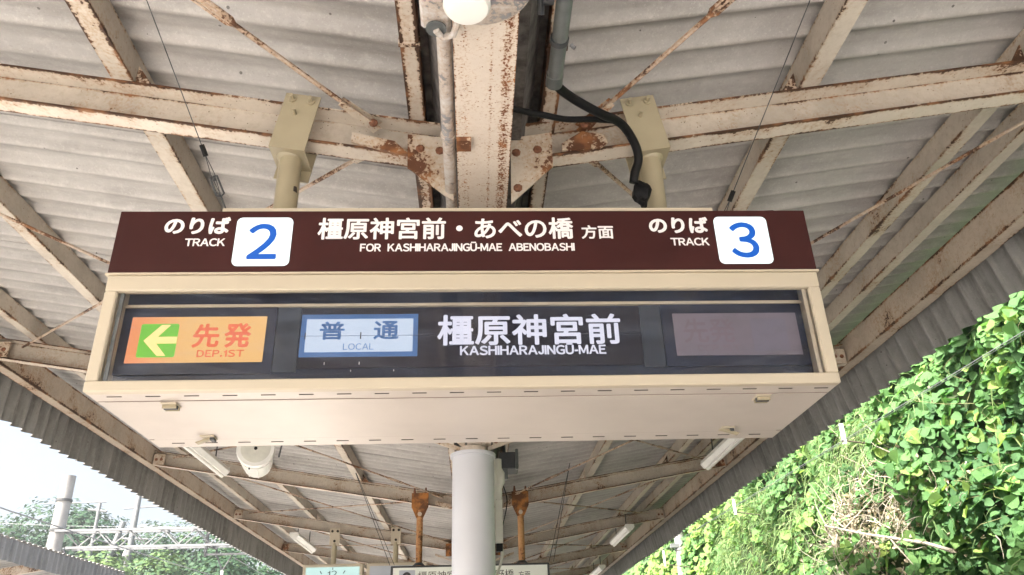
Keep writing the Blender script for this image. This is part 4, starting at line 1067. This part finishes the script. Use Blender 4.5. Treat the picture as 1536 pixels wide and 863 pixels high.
# neighbouring canopy, lower left
nc = thing('neighbouring_canopy', (-11, 12, -1.55), 'dark corrugated roof edge of the neighbouring platform, lower left corner', 'canopy')
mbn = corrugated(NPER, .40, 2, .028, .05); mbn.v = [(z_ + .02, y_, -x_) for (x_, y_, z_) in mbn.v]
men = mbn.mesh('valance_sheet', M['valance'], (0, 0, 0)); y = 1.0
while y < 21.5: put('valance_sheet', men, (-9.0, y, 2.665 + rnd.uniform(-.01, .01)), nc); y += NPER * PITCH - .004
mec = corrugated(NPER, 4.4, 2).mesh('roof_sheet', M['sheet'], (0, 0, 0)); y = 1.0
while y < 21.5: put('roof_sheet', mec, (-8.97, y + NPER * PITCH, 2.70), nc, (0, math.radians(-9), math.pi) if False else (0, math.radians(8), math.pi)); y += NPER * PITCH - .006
MB().slab((-9.14, 1, 2.36), (-9.14, 21.9, 2.36), (-1, 0, 0), .10, (0, 0, 1), .22, (.5, .5)).build('eaves_beam', M['fascia'], nc)
for yy in (5, 9.5, 14, 18.5): MB().slab((-9.26, yy, 2.40), (-13.3, yy, 1.82), (0, 1, 0), .10, (0, 0, 1), .18, (.6, .6)).build('rafter', M['rafter'], nc)
for yy in (9.5, 18.5): MB().tube([(-11.4, yy, -1.55), (-11.4, yy, 2.05)], .17, 20).build('column', M['column'], nc, smooth=True)
MB().tube(smooth_path([(-9.3, 19.2, 2.74), (-9.6, 19.6, 2.95), (-9.9, 20.2, 2.82), (-10.3, 20.6, 2.72)]), .025, 6).build('loose_cable', M['black'], nc)

# ---------------------------------------------------------------- wooded hill on the left
mb = MB()
xs = np.linspace(-160, -2, 26); ys = np.linspace(44, 220, 20)
for y in ys:
    for x in xs:
        h = -2.7 + (y - 44) * .09 + 2.0 * math.sin(x * .06 + y * .03) * (y - 44) / 120 + max(0, (-x - 15)) * .02
        mb.v.append((x, y, h - .3)); mb.r.append(0)
for i in range(len(ys) - 1):
    for j in range(len(xs) - 1): a = i * len(xs) + j; mb.f.append((a, a + 1, a + len(xs) + 1, a + len(xs)))
struct(mb, 'hill', M['hillgreen'])
def make_tree(x, y, h, w, label, seed, dens=3600, tb=0.):
    rg = np.random.default_rng(seed); z0 = -2.8
    t = thing('broadleaf_tree', (x, y, z0), label, 'tree', 'trees beyond the tracks on the left')
    mb = MB(); mb.tube([(x, y, z0), (x + .2, y, z0 + h * .35), (x - .1, y, z0 + h * .6)], [.34, .26, .14], 9)
    cen = []
    for k_ in range(24):
        a = rg.uniform(0, 6.283); r_ = w * .42 * math.sqrt(rg.random()); zz = z0 + h * rg.uniform(.25, .88)
        r_ *= 1.15 - abs((zz - z0) / h - .55) * 1.3
        c = np.array([x + r_ * math.cos(a), y + r_ * math.sin(a), zz]); cen.append((c, w * rg.uniform(.13, .24)))
        if k_ < 9: mb.tube([(x, y, z0 + h * .35), (x + (c[0] - x) * .5, y + (c[1] - y) * .5, z0 + h * .45 + (zz - z0 - h * .45) * .4), tuple(c)], [.14, .09, .04], 6, False)
    mb.build('trunk', M['bark'], t, smooth=True)
    P_ = []; NN = []; T_ = []
    for c, r_ in cen:
        m_ = dens // 24; d = rg.normal(size=(m_, 3)); d /= np.linalg.norm(d, axis=1, keepdims=True)
        rad = r_ * (.72 + .38 * rg.random(m_)) * (1 + .2 * np.sin(d[:, 0] * 7 + c[0]) * np.sin(d[:, 2] * 6)); d2 = d * rad[:, None] * np.array([1, 1, .8])
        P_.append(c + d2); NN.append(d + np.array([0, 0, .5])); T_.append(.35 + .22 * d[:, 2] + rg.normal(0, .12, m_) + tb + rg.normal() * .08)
    P_ = np.concatenate(P_); NN = np.concatenate(NN); T_ = np.clip(np.concatenate(T_), 0, 1); n = len(P_)
    nr = NN + rg.normal(size=(n, 3)) * .22; nr /= np.linalg.norm(nr, axis=1, keepdims=True)
    u = np.cross(nr, rg.normal(size=(n, 3))); u /= np.linalg.norm(u, axis=1, keepdims=True); v = np.cross(nr, u)
    s_ = rg.uniform(.07, .16, n)[:, None]
    V = np.stack([P_ - u * s_, P_ + v * s_ * .6, P_ + u * s_, P_ - v * s_ * .6], 1).reshape(-1, 3)
    tag(quads_obj('crown', V, (np.arange(n) * 4)[:, None] + np.arange(4), T_, M['tree'], t, (x, y, z0 + h * .6), 4), kind='stuff')
    return t
TR = [(-27.5, 44, 12.6, 10, 'dark green tree at the left edge beyond the tracks', .0), (-22.4, 45, 13.2, 10, 'tall tree directly behind the concrete mast', .05),
      (-25.5, 40, 9.2, 8, 'bright yellow green tree low at the left edge', .35), (-17.6, 46, 11.8, 9, 'mid green tree behind the slim pale mast', .12),
      (-13.6, 48, 11.2, 9, 'bluish green tree right of the slim pale mast', .0), (-11.9, 41, 8.6, 8, 'rounded tree below the truss near the canopy edge', .1),
      (-8.2, 43, 7.4, 7.5, 'light green tree closest to the hanging wire yoke', .3), (-15.8, 40, 8.8, 8, 'low tree filling the gap below the truss', .18),
      (-20.0, 39.5, 8.8, 8, 'low bright tree at the foot of the leaning prop', .25), (-33.5, 47, 13.4, 11, 'tree mostly outside the left edge of the photo', .05),
      (-9.5, 56, 9.6, 9, 'small distant tree seen above the truss', .1), (-4.4, 50, 6.6, 7, 'farthest pale tree beside the canopy eaves', .2)]
for i, (x, y, h, w, lb, tb) in enumerate(TR): make_tree(x, y, h, w, lb, 100 + i, 26000, tb)

# ---------------------------------------------------------------- summer haze: one closed box of thin air round everything
hm = bpy.data.materials.new('thin_haze'); hm.use_nodes = True; nt = hm.node_tree
for n_ in list(nt.nodes): nt.nodes.remove(n_)
o_ = nt.nodes.new("ShaderNodeOutputMaterial"); pv = nt.nodes.new("ShaderNodeVolumePrincipled")
pv.inputs['Color'].default_value = (.92, .96, 1.0, 1); pv.inputs['Density'].default_value = .0016; pv.inputs['Anisotropy'].default_value = .2
nt.links.new(pv.outputs[0], o_.inputs['Volume'])
tag(MB().box((-310, -160, -3.7), (310, 460, 24)).build('haze', hm), kind='stuff')
